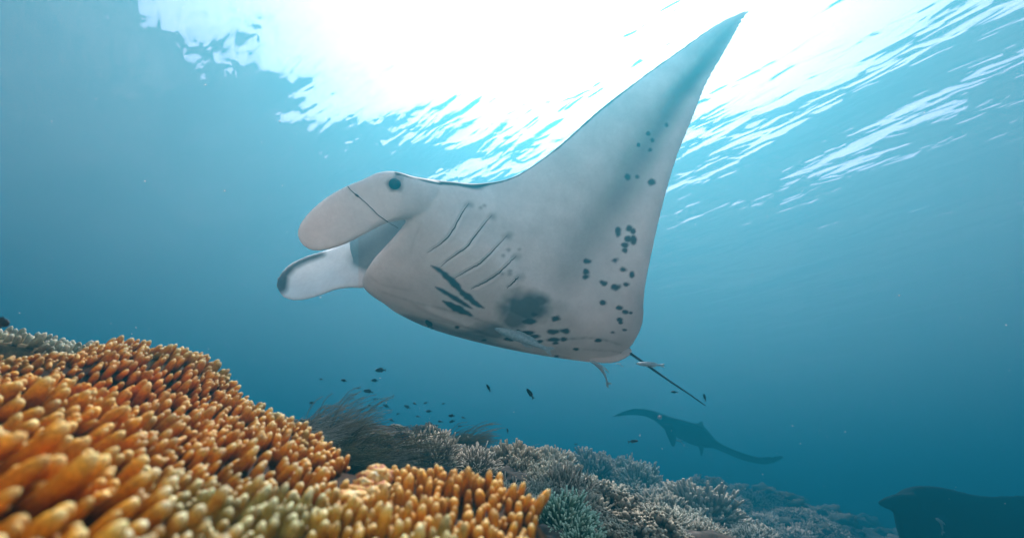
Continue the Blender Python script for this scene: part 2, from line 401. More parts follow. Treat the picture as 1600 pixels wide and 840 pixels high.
def build_main_manta():
    # hind part of the raised wing is flexed: shallow fold along it
    def shape(v, x):
        k = np.exp(-((v - .27) / .17) ** 2)
        return -k * .045 * np.exp(-((x - .60) / .16) ** 2) + k * .03 * np.exp(-((x - .92) / .12) ** 2)
    body, co, dors = fuse('manta', [loft_wing(MANTA, 130, 96, chord_shape=shape), loft_strip(NEAR_FIN, 60, 36, .05), loft_strip(FAR_FIN, 60, 36, .10), loft_strip(PELVIC, 30, 24), tuple(list(loft_strip(HEAD, 30, 24))[:2]) + (np.full(30 * 24, -1.0),)], 0.0075, 7)
    nv = np.empty(len(co) * 3); body.vertices.foreach_get('normal', nv); nv = nv.reshape(-1, 3)
    p = proj(co); xy = p[:, :2]; off = np.zeros(len(co))
    facing = (nv * (CN - co)).sum(1) > 0
    for ln in GILLS:            # gill flaps: a groove with a raised lip in front of it
        d, t = dist_polyline(xy, catmull(ln, 20)); e = np.clip(4 * t * (1 - t) * 3, 0, 1)
        off += e * (-.004 * np.exp(-(d / 2.0) ** 2) + .0022 * np.exp(-((d - 5) / 4) ** 2)) * facing
    d, t = dist_polyline(xy, [(640, 470), (690, 492), (740, 510), (800, 530), (860, 545)])     # ridge between belly and far wing
    off += .012 * np.exp(-(d / 5) ** 2) * np.clip(4 * t * (1 - t) * 2, 0, 1) * facing
    skin_col = paint_manta(co, dors, nv)
    co2 = co + off[:, None] * nv
    # mouth: hollow's darkness painted onto the front face between the jaws
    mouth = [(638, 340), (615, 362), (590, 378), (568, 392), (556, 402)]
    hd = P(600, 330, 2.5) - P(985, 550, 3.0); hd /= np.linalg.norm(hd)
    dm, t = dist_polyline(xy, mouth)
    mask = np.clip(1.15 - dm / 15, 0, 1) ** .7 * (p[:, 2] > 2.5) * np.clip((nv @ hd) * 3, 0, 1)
    skin_col = skin_col * (1 - .25 * mask)[:, None]
    body.vertices.foreach_set('co', co2.ravel()); set_skin_color(body, skin_col)
    th = np.where(p[:, 2] > 2.70, .85 * np.clip((585 - xy[:, 0]) / 50, 0, 1), 0.0); th = np.maximum(th, np.clip((560 - xy[:, 0]) / 60, 0, 1) * .25); th = np.maximum(th, np.clip((180 - xy[:, 1]) / 120, 0, 1) * .3 * (xy[:, 0] > 900))
    a_ = body.attributes.new('thin', 'FLOAT', 'POINT'); a_.data.foreach_set('value', th.astype(np.float32))
    body.materials.clear(); body.materials.append(SKIN); body.update(); body.name = 'manta_ray'
    root = obj('manta_ray', body, label='large pale-bellied manta ray banking above the reef with one wing raised', cat='manta ray', group='manta rays')
    tree = BVHTree.FromPolygons([tuple(c) for c in co2], [tuple(q.vertices) for q in body.polygons])
    def hit(x, y, lift=0.0):
        d_ = Vector(P(x, y, 1.0)) - CAM; d_.normalize()
        loc, nn, fi, ds = tree.ray_cast(CAM, d_)
        if loc is None: return None
        if nn.dot(d_) > 0: nn = -nn
        return np.array(loc + nn * lift)
    dark = plain('gill_dark', (.02, .022, .025), .8)
    for ln in GILLS:
        pts = [hit(x, y, .0015) for x, y in catmull(ln, 26) + rng.normal(0, .5, (26, 2))]; pts = [q for q in pts if q is not None]
        k = len(pts); rad = [0.0031 * (.25 + .75 * math.sin(math.pi * (i + .5) / k)) for i in range(k)]
        obj('gill_slit', mesh('gill_slit', *tube(pts, rad, 6), dark), root)
    # eye
    e = hit(617, 287, -.010)
    bm = bmesh.new(); bmesh.ops.create_uvsphere(bm, u_segments=20, v_segments=14, radius=.030); me = bpy.data.meshes.new('eye'); bm.to_mesh(me); bm.free()
    me.materials.append(plain('eye_black', (0.006, .007, .009), .4, .3)); me.polygons.foreach_set('use_smooth', [True] * len(me.polygons))
    eo = obj('eye', me, root); eo.location = e
    # tail
    tl = catmull([P(955, 535, 3.02), P(985, 552, 3.03), P(1015, 573, 3.06), P(1048, 596, 3.10), P(1075, 614, 3.14), P(1102, 633, 3.18)], 40)
    obj('tail', mesh('tail', *tube(tl, np.linspace(.0105, .0032, 40), 10), plain('tail_dark', (.03, .033, .038), .6)), root)
    # line across the head fin
    ln = catmull([(540, 288), (551, 300), (566, 312), (580, 325), (592, 337), (607, 347), (622, 356)], 40)
    ln[:, 1] += rng.normal(0, .25, 40)
    pts = [hit(x, y, .0025) for x, y in ln]; pts = [q for q in pts if q is not None]
    r_ = [.0017] * len(pts)
    for i in (7, 8): 
        if i < len(r_): r_[i] = .0048
    obj('fishing_line', mesh('fishing_line', *tube(pts, r_, 6), dark), label='thin dark line caught across the upper head fin of the large manta', cat='fishing line')
    return root, hit, tree
MROOT, MHIT, MTREE = build_main_manta()
# ------------------------------------------------------------------ seabed
def pw(lst): return [P(*q) for q in lst]
RIDGE = [(430, 655, 2.3), (500, 668, 2.9), (560, 672, 3.2), (620, 682, 3.6), (700, 702, 4.2), (780, 715, 5.0), (870, 728, 7.4), (960, 748, 9.5), (1060, 770, 12.5), (1180, 798, 16), (1300, 832, 19)]
MIDS = [(600, 735, 2.4), (700, 750, 2.7), (760, 775, 2.6), (850, 795, 2.6), (850, 752, 4.6), (950, 782, 4.6), (1050, 802, 6.0), (1150, 825, 7.8)]
NEAR = [(860, 860, 1.5), (950, 856, 1.8), (1050, 856, 2.4), (1150, 858, 3.4), (1230, 858, 5.0), (1330, 862, 8.0)]
ctrl = pw(RIDGE) + pw(MIDS) + pw(NEAR)
for q in pw(RIDGE):             # the slope goes down again behind the ridge
    v = q - CN; ctrl.append(np.array((CN[0] + v[0] * 1.35, CN[1] + v[1] * 1.35, q[2] - .12 * np.hypot(v[0], v[1]) * .6)))
ctrl += [np.array(q, float) for q in [(0, 0, .55), (.8, .4, .7), (-1, .8, 1.0), (-2.5, 1.5, 1.9), (-3, -1, 1.6), (0, -1.4, .8), (0, -3.2, 2.6), (0, -6, 4.9), (0, -11, 5.2), (-4, -4, 3.2), (3.5, -3, 1.9), (5, -8, 4.4), (-5, -8, 5.0), (-3.5, -1.5, 2.6), (4.5, 2, .6), (7, 4, -.3), (12, 8, -2), (20, 12, -5), (12, -5, -1),  # rise behind the camera: unseen slope added to bounce sunlight forward
         (-6, 0, 2.4), (-6, 5, 2.6), (-8, 12, 2.6), (0, 18, 1.2), (10, 25, -2), (30, 30, -9), (30, -20, -8), (-30, -20, 3.4), (-30, 30, 3.4), (0, 40, 0), (50, 0, -10), (-50, 0, 3.5), (0, -50, 0)]]
ctrl = np.array(ctrl)
_h = rbf(ctrl[:, :2], ctrl[:, 2], .02)
def ground_z(xy, rough=True):
    xy = np.asarray(xy, float); z = np.clip(_h(xy), -11.5, 5.4); return z
def vnoise(pts, s, octv=4):
    return np.array([noise.fractal(Vector((p[0] * s, p[1] * s, 3.7)), 1.0, 2.1, octv) for p in pts])
def build_seabed():
    m, t, o = mat('seabed_rubble'); n = N(t)
    tc = n('TexCoord'); O = tc.outputs['Object']
    a = n('TexNoise', i_Scale=1.3, i_Detail=8.0, i_Roughness=.65); b = n('TexNoise', i_Scale=9.0, i_Detail=6.0, i_Roughness=.7); v = n('TexVoronoi', i_Scale=26.0)
    for q in (a, b, v): n.link(O, q.inputs['Vector'])
    rub = n.ramp(b.outputs[0], [(.32, (.018, .017, .014)), (.5, (.06, .052, .042)), (.62, (.12, .11, .095)), (.75, (.28, .265, .24))])
    mid = n.ramp(a.outputs[0], [(.35, (.45, .42, .40)), (.62, (1.0, 1.0, 1.0))])
    rub = n.mix(1.0, rub, mid, 'MULTIPLY')
    bounce_sandc = n.ramp(b.outputs[0], [(.3, (.66, .57, .47)), (.7, (.82, .72, .61))])
    at = n('Attribute', attribute_name='sand')  # share of the bright bounce sand added behind the camera
    c = n.mix(at.outputs['Fac'], rub, bounce_sandc)
    bs = n('BsdfPrincipled', i_Roughness=.9); bs.inputs['Specular IOR Level'].default_value = .05; n.link(c, bs.inputs['Base Color'])
    bp = n('Bump', i_Strength=.8, i_Distance=.03); n.link(b.outputs[0], bp.inputs['Height'])
    bp2 = n('Bump', i_Strength=.5, i_Distance=.012); n.link(v.outputs[0], bp2.inputs['Height']); n.link(bp.outputs[0], bp2.inputs['Normal'])
    n.link(bp2.outputs[0], bs.inputs['Normal']); n.link(bs.outputs[0], o.inputs[0])
    def axis(lo, hi, step, far):
        near = np.arange(lo, hi, step); g = step * 1.18 ** np.arange(1, 60); g = np.cumsum(g)
        return np.concatenate((lo - g[g < far][::-1], near, hi + g[g < far]))
    xs = axis(-2.5, 5.5, .035, 62); ys = axis(.2, 8.5, .04, 62)
    X, Y = np.meshgrid(xs, ys, indexing='ij'); pts = np.stack((X, Y), -1).reshape(-1, 2)
    z = ground_z(pts)
    dist = np.hypot(pts[:, 0], pts[:, 1])
    nearm = (np.abs(pts[:, 0] + .7) < 2.2) & (pts[:, 1] > -.6) & (pts[:, 1] < 2.8)
    sub = pts[nearm]; dm_ = np.sqrt(((sub[:, None] - mc[None, :, :2]) ** 2).sum(-1)).min(1)
    z[nearm] = np.where(dm_ < .32, np.minimum(z[nearm], _m(sub) - .16), z[nearm])
    nz = vnoise(pts, .9, 3); nm = vnoise(pts, 4.5, 4)
    sand = 1 / (1 + np.exp((pts[:, 1] + .6) * 3))  # bright sand behind the camera only, added to light the manta's belly
    sand = np.clip(sand + nz * .25, 0, 1)
    z += (nz * .09 + nm * .05) * (1 - .8 * sand) * np.clip(dist / 1.5, .2, 1)
    nx, ny = X.shape; idx = np.arange(nx * ny).reshape(nx, ny)
    f = np.stack((idx[:-1, :-1], idx[1:, :-1], idx[1:, 1:], idx[:-1, 1:]), -1).reshape(-1, 4)
    me = mesh('seabed', np.column_stack((pts, z)), f, m, attrs={'sand': ('FLOAT', sand)})
    obj('seabed', me, kind='structure', label='reef slope of rubble falling away into deep water')
    return BVHTree.FromPolygons([tuple(q) for q in np.column_stack((pts, z))], [tuple(q) for q in f])
def ground_hit(x, y):
    d_ = Vector(P(x, y, 1.0)) - CAM; d_.normalize()
    return GT.ray_cast(CAM, d_)
def ground_at(x, y):
    loc, nn, fi, d = GT.ray_cast(Vector((x, y, 6)), Vector((0, 0, -1)))
    return (loc, nn) if loc is not None else (Vector((x, y, 0)), Vector((0, 0, 1)))

# ------------------------------------------------------------------ big orange finger coral
def coral_material(name, stops, olive, ol_tip, patch=(.5, .62), tipw=(.55, 1.0), sss=.25, rough=.55):
    m, t, o = mat(name); n = N(t)
    at = n('Attribute', attribute_name='tip'); g = n('NewGeometry')
    no = n('TexNoise', i_Scale=5.5, i_Detail=3.0); n.link(g.outputs['Position'], no.inputs['Vector'])
    fi = n('TexNoise', i_Scale=260.0, i_Detail=3.0, i_Roughness=.7); n.link(g.outputs['Position'], fi.inputs['Vector'])
    md = n('TexNoise', i_Scale=34.0, i_Detail=2.0); n.link(g.outputs['Position'], md.inputs['Vector'])
    main = n.ramp(at.outputs['Fac'], stops)  # dark low stops: finger base colour with the gaps' shade painted in
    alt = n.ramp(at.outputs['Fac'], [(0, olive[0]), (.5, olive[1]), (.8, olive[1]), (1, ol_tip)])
    pm = n.ramp(no.outputs[0], [(patch[0], (0, 0, 0)), (patch[1], (1, 1, 1))])
    c = n.mix(pm, main, alt)
    vr = n.ramp(md.outputs[0], [(.3, (.60, .50, .42)), (.55, (1, 1, 1)), (.75, (1.25, 1.2, 1.1))])
    c = n.mix(1.0, c, vr, 'MULTIPLY')
    lo = n('TexNoise', i_Scale=2.6, i_Detail=2.0); n.link(g.outputs['Position'], lo.inputs['Vector'])
    c = n.mix(1.0, c, n.ramp(lo.outputs[0], [(.38, (1.03, .86, .68)), (.5, (1, 1, 1)), (.62, (1.0, 1.12, 1.25))]), 'MULTIPLY')
    sp = n.ramp(fi.outputs[0], [(.35, (.70, .66, .62)), (.65, (1.22, 1.22, 1.18))]); c = n.mix(1.0, c, sp, 'MULTIPLY')
    b = n('BsdfPrincipled', i_Roughness=rough); b.inputs['Specular IOR Level'].default_value = .04
    b.inputs['Subsurface Weight'].default_value = sss; b.inputs['Subsurface Radius'].default_value = (1, .5, .2); b.inputs['Subsurface Scale'].default_value = .006
    n.link(c, b.inputs['Base Color'])
    bp = n('Bump', i_Strength=.8, i_Distance=.0016); n.link(fi.outputs[0], bp.inputs['Height']); n.link(bp.outputs[0], b.inputs['Normal'])
    n.link(b.outputs[0], o.inputs[0]); return m
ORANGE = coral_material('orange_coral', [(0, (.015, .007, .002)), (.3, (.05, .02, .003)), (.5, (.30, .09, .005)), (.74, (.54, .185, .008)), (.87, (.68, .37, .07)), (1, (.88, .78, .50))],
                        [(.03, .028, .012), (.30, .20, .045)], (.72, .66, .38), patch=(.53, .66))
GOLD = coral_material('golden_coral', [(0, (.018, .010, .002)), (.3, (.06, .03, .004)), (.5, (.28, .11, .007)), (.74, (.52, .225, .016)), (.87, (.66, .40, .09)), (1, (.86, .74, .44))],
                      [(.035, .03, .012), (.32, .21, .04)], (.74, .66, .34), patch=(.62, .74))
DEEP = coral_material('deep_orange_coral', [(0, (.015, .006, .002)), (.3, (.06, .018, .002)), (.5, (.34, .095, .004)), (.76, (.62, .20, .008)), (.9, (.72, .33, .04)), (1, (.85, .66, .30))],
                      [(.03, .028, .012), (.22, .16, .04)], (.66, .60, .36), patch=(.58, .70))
OLIVE = coral_material('olive_coral', [(0, (.06, .05, .03)), (.4, (.26, .20, .11)), (.8, (.34, .31, .21)), (1, (.44, .43, .33))],
                       [(.05, .05, .03), (.24, .24, .16)], (.40, .41, .33))
def finger(seed, lobes=1, ns=9, nr=8):
    """unit finger: radius about 1, height about 5, +Z; base radius wider than the tip"""
    r = random.Random(seed); V, Fc, T = [], [], []
    for k in range(lobes):
        h = (4.7 + r.uniform(-1.1, 1.3)) if k == 0 else r.uniform(2.4, 3.8)
        lean = (r.uniform(-.5, .5), r.uniform(-.5, .5)) if k == 0 else (lambda a: (1.5 * math.cos(a), 1.5 * math.sin(a)))(r.uniform(0, 6.28))
        sc = 1.0 if k == 0 else .75
        o0 = len(V)
        for i in range(nr):
            u = i / (nr - 1); u2 = 1 - (1 - u) ** 1.6
            ra = sc * (1.10 - .34 * u2) * math.sqrt(max(0, 1 - max(0, (u2 - .74) / .262) ** 2)) * (1 + .06 * math.sin(7 * u + seed))
            ra = max(ra, .02)
            cx, cy, cz = lean[0] * u2 ** 1.5, lean[1] * u2 ** 1.5, -1.4 + (h + 1.4) * u2
            for s in range(ns):
                a = 2 * math.pi * s / ns; q = 1 + r.uniform(-.05, .05)
                V.append((cx + ra * q * math.cos(a), cy + ra * q * math.sin(a), cz)); T.append(u2)
        Fc += [tuple(i + o0 for i in f) for f in ring_faces(nr, ns)]
    return np.array(V), Fc, np.array(T)
FING = [finger(i, 1 if i < 6 else (2 if i < 9 else 3)) for i in range(11)]
FLOW = [finger(i, 1, 7, 6) for i in range(6)]

# mound heights, measured along the coral's crest and face
CREST = [(-160, 590, 1.25), (-60, 575, 1.3), (30, 585, 1.35), (105, 572, 1.4), (135, 552, 1.45), (200, 541, 1.45), (280, 556, 1.42), (345, 582, 1.36), (375, 625, 1.28), (440, 668, 1.20), (500, 712, 1.10), (545, 748, 1.02), (600, 762, .98), (680, 765, .95), (760, 788, .90), (820, 815, .86), (850, 850, .80)]
FACE = [(-150, 700, .62), (0, 660, .74), (0, 760, .52), (60, 620, .95), (150, 640, 1.0), (150, 760, .62), (250, 620, 1.12), (250, 700, .82), (350, 680, 1.0), (350, 780, .68), (450, 760, .82), (550, 800, .78), (650, 810, .76), (750, 835, .74)]
BOT = [(-150, 880, .36), (0, 880, .38), (120, 880, .42), (260, 880, .47), (400, 880, .52), (520, 880, .57), (640, 880, .61), (740, 885, .64), (820, 890, .68)]
CREST = [(a, b + (20 if a < 480 else -8), c) for a, b, c in CREST]
mc = pw(CREST) + pw(FACE) + pw(BOT)
for q in pw(CREST):
    v = q - CN; hlen = np.hypot(v[0], v[1])
    for k, dz in ((.14, .05), (.4, .30)):
        mc.append(np.array((q[0] + v[0] / hlen * k, q[1] + v[1] / hlen * k, q[2] - dz)))
mc += [np.array(q) for q in [(-.1, .05, 1.12), (.35, .25, .95), (-.5, -.1, 1.15), (.5, .6, 1.1)]]
mc = np.array(mc); _m = rbf(mc[:, :2], mc[:, 2], .0008)
GT = build_seabed()
def colony_of(px, py):
    if px > 470 + (840 - py) * .85: return 1
    if px < 150 + (840 - py) * .25 and py > 585 + px * .15: return 2
    return 0
def build_orange():
    xs = np.arange(-2.1, .62, .018); ys = np.arange(-.15, 2.1, .018)
    X, Y = np.meshgrid(xs, ys, indexing='ij'); pts = np.stack((X, Y), -1).reshape(-1, 2)
    z = _m(pts)
    z += vnoise(pts, 5, 3) * .018
    zg = ground_z(pts) - 0
    # keep to the neighbourhood of the control points
    dmin = np.sqrt(((pts[:, None] - mc[None, :, :2]) ** 2).sum(-1)).min(1)
    z = z - np.clip(dmin - .28, 0, 9) * 1.6
    z = np.maximum(z, zg - .25)
    nx, ny = X.shape; idx = np.arange(nx * ny).reshape(nx, ny)
    G = np.column_stack((pts, z))
    ok = (z > zg - .2).reshape(nx, ny)
    pr = proj(G).reshape(nx, ny, 3)
    cat_of = np.vectorize(lambda a, b, d: colony_of(a, b) if d > 0 else 0)(pr[..., 0], pr[..., 1], pr[..., 2])
    gx, gy = np.gradient(z.reshape(nx, ny), .018)
    labels = [('large orange finger coral colony mounded at the left of the reef', ORANGE), ('golden finger coral colony in front beside the bleached yellow scar', GOLD), ('deep orange finger coral in the blurred bottom left foreground', DEEP)]
    def zat(x, y):
        i = min(nx - 2, max(0, int((x - xs[0]) / .018))); j = min(ny - 2, max(0, int((y - ys[0]) / .018)))
        fx = (x - xs[i]) / .018; fy = (y - ys[j]) / .018; Z = z.reshape(nx, ny)
        return (Z[i, j] * (1 - fx) * (1 - fy) + Z[i + 1, j] * fx * (1 - fy) + Z[i, j + 1] * (1 - fx) * fy + Z[i + 1, j + 1] * fx * fy), gx[i, j], gy[i, j]
    roots = []
    for k, (lb, mt) in enumerate(labels):
        f = [(idx[i, j], idx[i + 1, j], idx[i + 1, j + 1], idx[i, j + 1]) for i in range(nx - 1) for j in range(ny - 1) if ok[i, j] and cat_of[i, j] == k]
        used = sorted({v for q in f for v in q}); mp = {v: i for i, v in enumerate(used)}
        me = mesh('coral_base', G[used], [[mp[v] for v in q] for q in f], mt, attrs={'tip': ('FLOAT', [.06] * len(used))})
        r_ = bpy.data.objects.new('finger_coral', None); COL.objects.link(r_)
        r_['label'] = lb; r_['category'] = 'coral'; r_['group'] = 'finger coral colonies'
        obj('coral_base', me, r_); roots.append(r_)
    # dart throwing for the fingers
    cell = {}; out = [[], [], []]
    def near_ok(x, y, zc, r):
        ci, cj, ck = int(x // .03), int(y // .03), int(zc // .03)
        for a in (-1, 0, 1):
            for b in (-1, 0, 1):
                for c in (-1, 0, 1):
                    for q in cell.get((ci + a, cj + b, ck + c), ()):
                        if (q[0] - x) ** 2 + (q[1] - y) ** 2 + (q[2] - zc) ** 2 < (r + q[3]) ** 2: return False
        cell.setdefault((ci, cj, ck), []).append((x, y, zc, r)); return True
    rr = random.Random(5)
    cand = [(rr.uniform(xs[0] + .02, xs[-1] - .02), rr.uniform(ys[0] + .02, ys[-1] - .02)) for _ in range(150000)]
    for x, y in cand:
        zc, a, b = zat(x, y)
        if zc < ground_z([[x, y]])[0] + .0: continue
        q = proj(np.array((x, y, zc)))
        if q[2] < .12 or not (-130 < q[0] < 832 and 440 < q[1] < 960): continue
        nrm = Vector((-a, -b, 1)).normalized()
        vdir = (CAM - Vector((x, y, zc))).normalized()
        if nrm.dot(vdir) < -.45: continue
        L = max(0, min(1, 1 - q[0] / 260)) * max(0, min(1, (q[1] - 560) / 80))
        cn = noise.noise(Vector((x * 7, y * 7, 1)))
        r = (.0071 + .0030 * L + .0005 * max(0, 1 - q[0] / 480)) * (1 + .26 * cn + rr.uniform(-.22, .28))
        scar = math.hypot((q[0] - 565) / 52, (q[1] - 762) / 30)
        if scar < 1: continue
        if not near_ok(x, y, zc, r * (1.24 if q[0] < 480 else 1.17)): continue
        k_lean = .15 + .75 * max(0, 1 - q[0] / 620)
        up = nrm * .55 + Vector((0, 0, .75)) + Vector((k_lean, 0, 0)) + Vector((rr.uniform(-.16, .16), rr.uniform(-.16, .16), 0))
        up += Vector((.25, .1, 0)) * noise.noise(Vector((x * 3, y * 3, 9)))
        hs = (1 + .45 * noise.noise(Vector((x * 9, y * 9, 4))) + rr.uniform(-.2, .2)) * (.95 if q[0] < 480 else .92)
        if q[0] < 130 and q[1] < 615: r *= .8; hs *= .7
        if q[2] > 1.05: r = min(r, .0098); hs = min(hs, 1.0)
        if scar < 2.0: hs *= .5 + .25 * scar
        out[colony_of(q[0], q[1])].append((x, y, zc, r, up.normalized(), min(1.35, max(.45, hs)), q))
    for k, lst in enumerate(out):
        mt = labels[k][1]
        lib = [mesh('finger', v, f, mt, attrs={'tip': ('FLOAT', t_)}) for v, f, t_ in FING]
        lst.sort(key=lambda s: -(s[3] / s[6][2]) * (1 if -20 < s[6][0] < 1620 and s[6][1] < 870 else .01))
        V, Fc, T, o0 = [], [], [], 0
        for i, (x, y, zc, r, up, hs, q) in enumerate(lst):
            rot = up.to_track_quat('Z', 'Y').to_matrix() @ Matrix.Rotation(rr.uniform(0, 6.28), 3, 'Z')
            fi = rr.randrange(11) if rr.random() < .5 else rr.randrange(6)
            if i < 298:
                o = bpy.data.objects.new('finger', lib[fi]); COL.objects.link(o); o.parent = roots[k]
                o.matrix_world = Matrix.Translation((x, y, zc)) @ (rot @ Matrix.Diagonal((r, r, r * hs))).to_4x4()
            else:
                v, f, t_ = FING[fi]
                M3 = np.array(rot) * np.array((r, r, r * hs))[None, :]
                V.append(v @ M3.T + np.array((x, y, zc))); T.append(t_); Fc += [tuple(a + o0 for a in g) for g in f]; o0 += len(v)
        if V:
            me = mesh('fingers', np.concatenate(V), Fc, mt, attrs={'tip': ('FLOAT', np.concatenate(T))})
            obj('fingers', me, roots[k], kind='stuff')
        print('fingers', k, len(lst))
    # bleached scar
    m, t, o = mat('coral_scar'); n = N(t); g = n('NewGeometry')
    no = n('TexNoise', i_Scale=45.0, i_Detail=6.0, i_Roughness=.7); n.link(g.outputs['Position'], no.inputs['Vector'])
    c = n.ramp(no.outputs[0], [(.36, (.22, .05, .02)), (.43, (.45, .14, .04)), (.5, (.58, .33, .04)), (.58, (.62, .50, .26)), (.66, (.70, .68, .58)), (.74, (.34, .38, .32))])
    b = n('BsdfPrincipled', i_Roughness=.7); n.link(c, b.inputs['Base Color'])
    bp = n('Bump', i_Strength=.7, i_Distance=.004); n.link(no.outputs[0], bp.inputs['Height']); n.link(bp.outputs[0], b.inputs['Normal']); n.link(b.outputs[0], o.inputs[0])
    bmt = BVHTree.FromPolygons([tuple(v) for v in G], [(idx[i, j], idx[i + 1, j], idx[i + 1, j + 1], idx[i, j + 1]) for i in range(nx - 1) for j in range(ny - 1)])
    def mhit(x, y):
        d_ = Vector(P(x, y, 1.0)) - CAM; d_.normalize(); return bmt.ray_cast(CAM, d_)[0]
    V, Fc, o0 = [], [], 0
    for (x, y, s) in [(a_, b_, c_ * 1.1) for a_, b_, c_ in [(590, 742, .019), (576, 748, .016), (606, 745, .014), (566, 758, .014), (550, 768, .013), (558, 775, .012), (538, 778, .014), (545, 790, .012), (580, 765, .010), (528, 790, .010), (598, 758, .010), (520, 800, .009), (572, 780, .008)]]:
        L_ = mhit(x, y + 8)
        if L_ is None: continue
        bm = bmesh.new(); bmesh.ops.create_icosphere(bm, subdivisions=3, radius=1)
        for v in bm.verts:
            k = 1 + .35 * noise.fractal(v.co * 1.8 + Vector((x, y, 0)), 1, 2, 4)
            v.co = Vector((v.co.x * s * 1.3, v.co.y * s * 1.3, v.co.z * s * .85)) * k + L_ + Vector((0, 0, s * .5))
        V += [v.co.copy() for v in bm.verts]; Fc += [tuple(v.index + o0 for v in f.verts) for f in bm.faces]; o0 = len(V); bm.free()
    obj('bleached_patch', mesh('bleached_patch', V, Fc, m), roots[1], kind='stuff')
build_orange()
# ------------------------------------------------------------------ reef corals
def reef_material(name, stops, sc=22.0, rough=.85):
    m, t, o = mat(name); n = N(t)
    at = n('Attribute', attribute_name='tip'); oi = n('ObjectInfo'); tc = n('TexCoord')
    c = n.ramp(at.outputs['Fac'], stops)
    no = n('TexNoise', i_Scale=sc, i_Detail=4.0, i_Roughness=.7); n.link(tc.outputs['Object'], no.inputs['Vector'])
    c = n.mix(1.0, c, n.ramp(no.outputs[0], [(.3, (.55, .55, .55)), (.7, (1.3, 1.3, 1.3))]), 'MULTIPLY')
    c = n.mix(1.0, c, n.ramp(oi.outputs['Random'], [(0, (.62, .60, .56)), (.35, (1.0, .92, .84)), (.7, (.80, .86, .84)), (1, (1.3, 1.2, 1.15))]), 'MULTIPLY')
    b = n('BsdfPrincipled', i_Roughness=rough); b.inputs['Specular IOR Level'].default_value = .05
    n.link(c, b.inputs['Base Color']); n.link(b.outputs[0], o.inputs[0]); return m
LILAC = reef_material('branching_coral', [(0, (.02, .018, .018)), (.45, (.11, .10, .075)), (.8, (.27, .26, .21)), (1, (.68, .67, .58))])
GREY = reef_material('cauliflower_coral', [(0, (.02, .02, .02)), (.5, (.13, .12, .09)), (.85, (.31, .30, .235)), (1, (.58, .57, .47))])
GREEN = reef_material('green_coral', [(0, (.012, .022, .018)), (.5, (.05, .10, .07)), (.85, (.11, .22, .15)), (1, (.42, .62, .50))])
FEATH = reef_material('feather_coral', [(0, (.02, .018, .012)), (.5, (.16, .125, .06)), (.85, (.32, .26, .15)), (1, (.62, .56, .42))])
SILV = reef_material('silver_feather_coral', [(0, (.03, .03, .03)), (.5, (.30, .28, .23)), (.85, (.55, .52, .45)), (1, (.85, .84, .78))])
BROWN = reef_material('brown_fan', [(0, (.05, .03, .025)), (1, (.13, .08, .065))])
ROCK = reef_material('dead_coral_rock', [(0, (.02, .018, .016)), (.6, (.075, .068, .06)), (1, (.22, .205, .19))], 7.0)
def dirs(k, lo=.0, seed=0):
    r = random.Random(seed); out = []
    for i in range(k):
        z = 1 - (1 - lo) * (i + .5) / k; a = i * 2.39996 + r.uniform(-.3, .3); q = math.sqrt(max(0, 1 - z * z))
        out.append(Vector((q * math.cos(a), q * math.sin(a), z + r.uniform(-.06, .06))))
    return out
def acc(parts, mt, name):
    V, Fc, T, o0 = [], [], [], 0
    for v, f, t in parts:
        V.append(v); T.append(t); Fc += [tuple(a + o0 for a in q) for q in f]; o0 += len(v)
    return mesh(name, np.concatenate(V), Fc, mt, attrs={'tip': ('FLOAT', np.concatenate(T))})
def m_branching(seed, mt=LILAC, n_=110, thick=.028, rough=.25):
    r = random.Random(seed); ps = []
    for d in dirs(n_, .05, seed):
        L = 1 + rough * noise.noise(d * 2.2 + Vector((seed, 0, 0))) + r.uniform(-.12, .1)
        bend = Vector((r.uniform(-.25, .25), r.uniform(-.25, .25), r.uniform(0, .35)))
        def line(p0, dr, ln, k, w0, w1, t0):
            pts = [p0 + dr * ln * (i / (k - 1)) + bend * (i / (k - 1)) ** 2 * ln * .5 for i in range(k)]
            v, f = tube([tuple(q) for q in pts], np.linspace(w0, w1, k), 5)
            ps.append((v, f, np.repeat(np.linspace(t0, 1, k), 5))); return pts
        st = Vector((d.x * .25, d.y * .25, 0)); dd = (d * L - st)
        main = line(st, dd.normalized(), dd.length, 5, thick * 1.3, thick * .75, .15)
        for q in range(3):
            p0 = main[r.choice((2, 3, 3))]; e = (dd.normalized() + Vector((r.uniform(-.8, .8), r.uniform(-.8, .8), r.uniform(-.3, .7)))).normalized()
            line(p0, e, r.uniform(.2, .38), 3, thick * .85, thick * .6, .55)
    return acc(ps, mt, 'coral_branches')
def m_knobs(seed, mt=GREY, n_=230, size=.085, flat=.7):
    r = random.Random(seed); ps = []
    bm = bmesh.new(); bmesh.ops.create_icosphere(bm, subdivisions=1, radius=1)
    bv = np.array([v.co for v in bm.verts]); bf = [tuple(v.index for v in f.verts) for f in bm.faces]; bm.free()
    for d in dirs(n_, -.05, seed):
        L = 1 + .30 * noise.noise(d * 2.4 + Vector((0, seed, 0)))
        c = np.array(d) * L * np.array((1, 1, flat)); s = size * r.uniform(.7, 1.3)
        v = bv * s * np.array((1, 1, 1.0)) * rng.uniform(.8, 1.2, (len(bv), 1))
        dn = np.array(d); h = v @ dn / s
        v = v + np.outer(h, dn) * s * .9 + c
        ps.append((v, bf, np.clip(.55 + .45 * h, 0, 1)))
        for q in range(2):
            o_ = np.array((r.uniform(-1, 1), r.uniform(-1, 1), r.uniform(-.5, 1))) * s * .9
            v2 = bv * s * .55 + c + dn * s * 1.1 + o_; ps.append((v2, bf, np.clip(.7 + .3 * (bv @ dn), 0, 1)))
    return acc(ps, mt, 'coral_knobs')
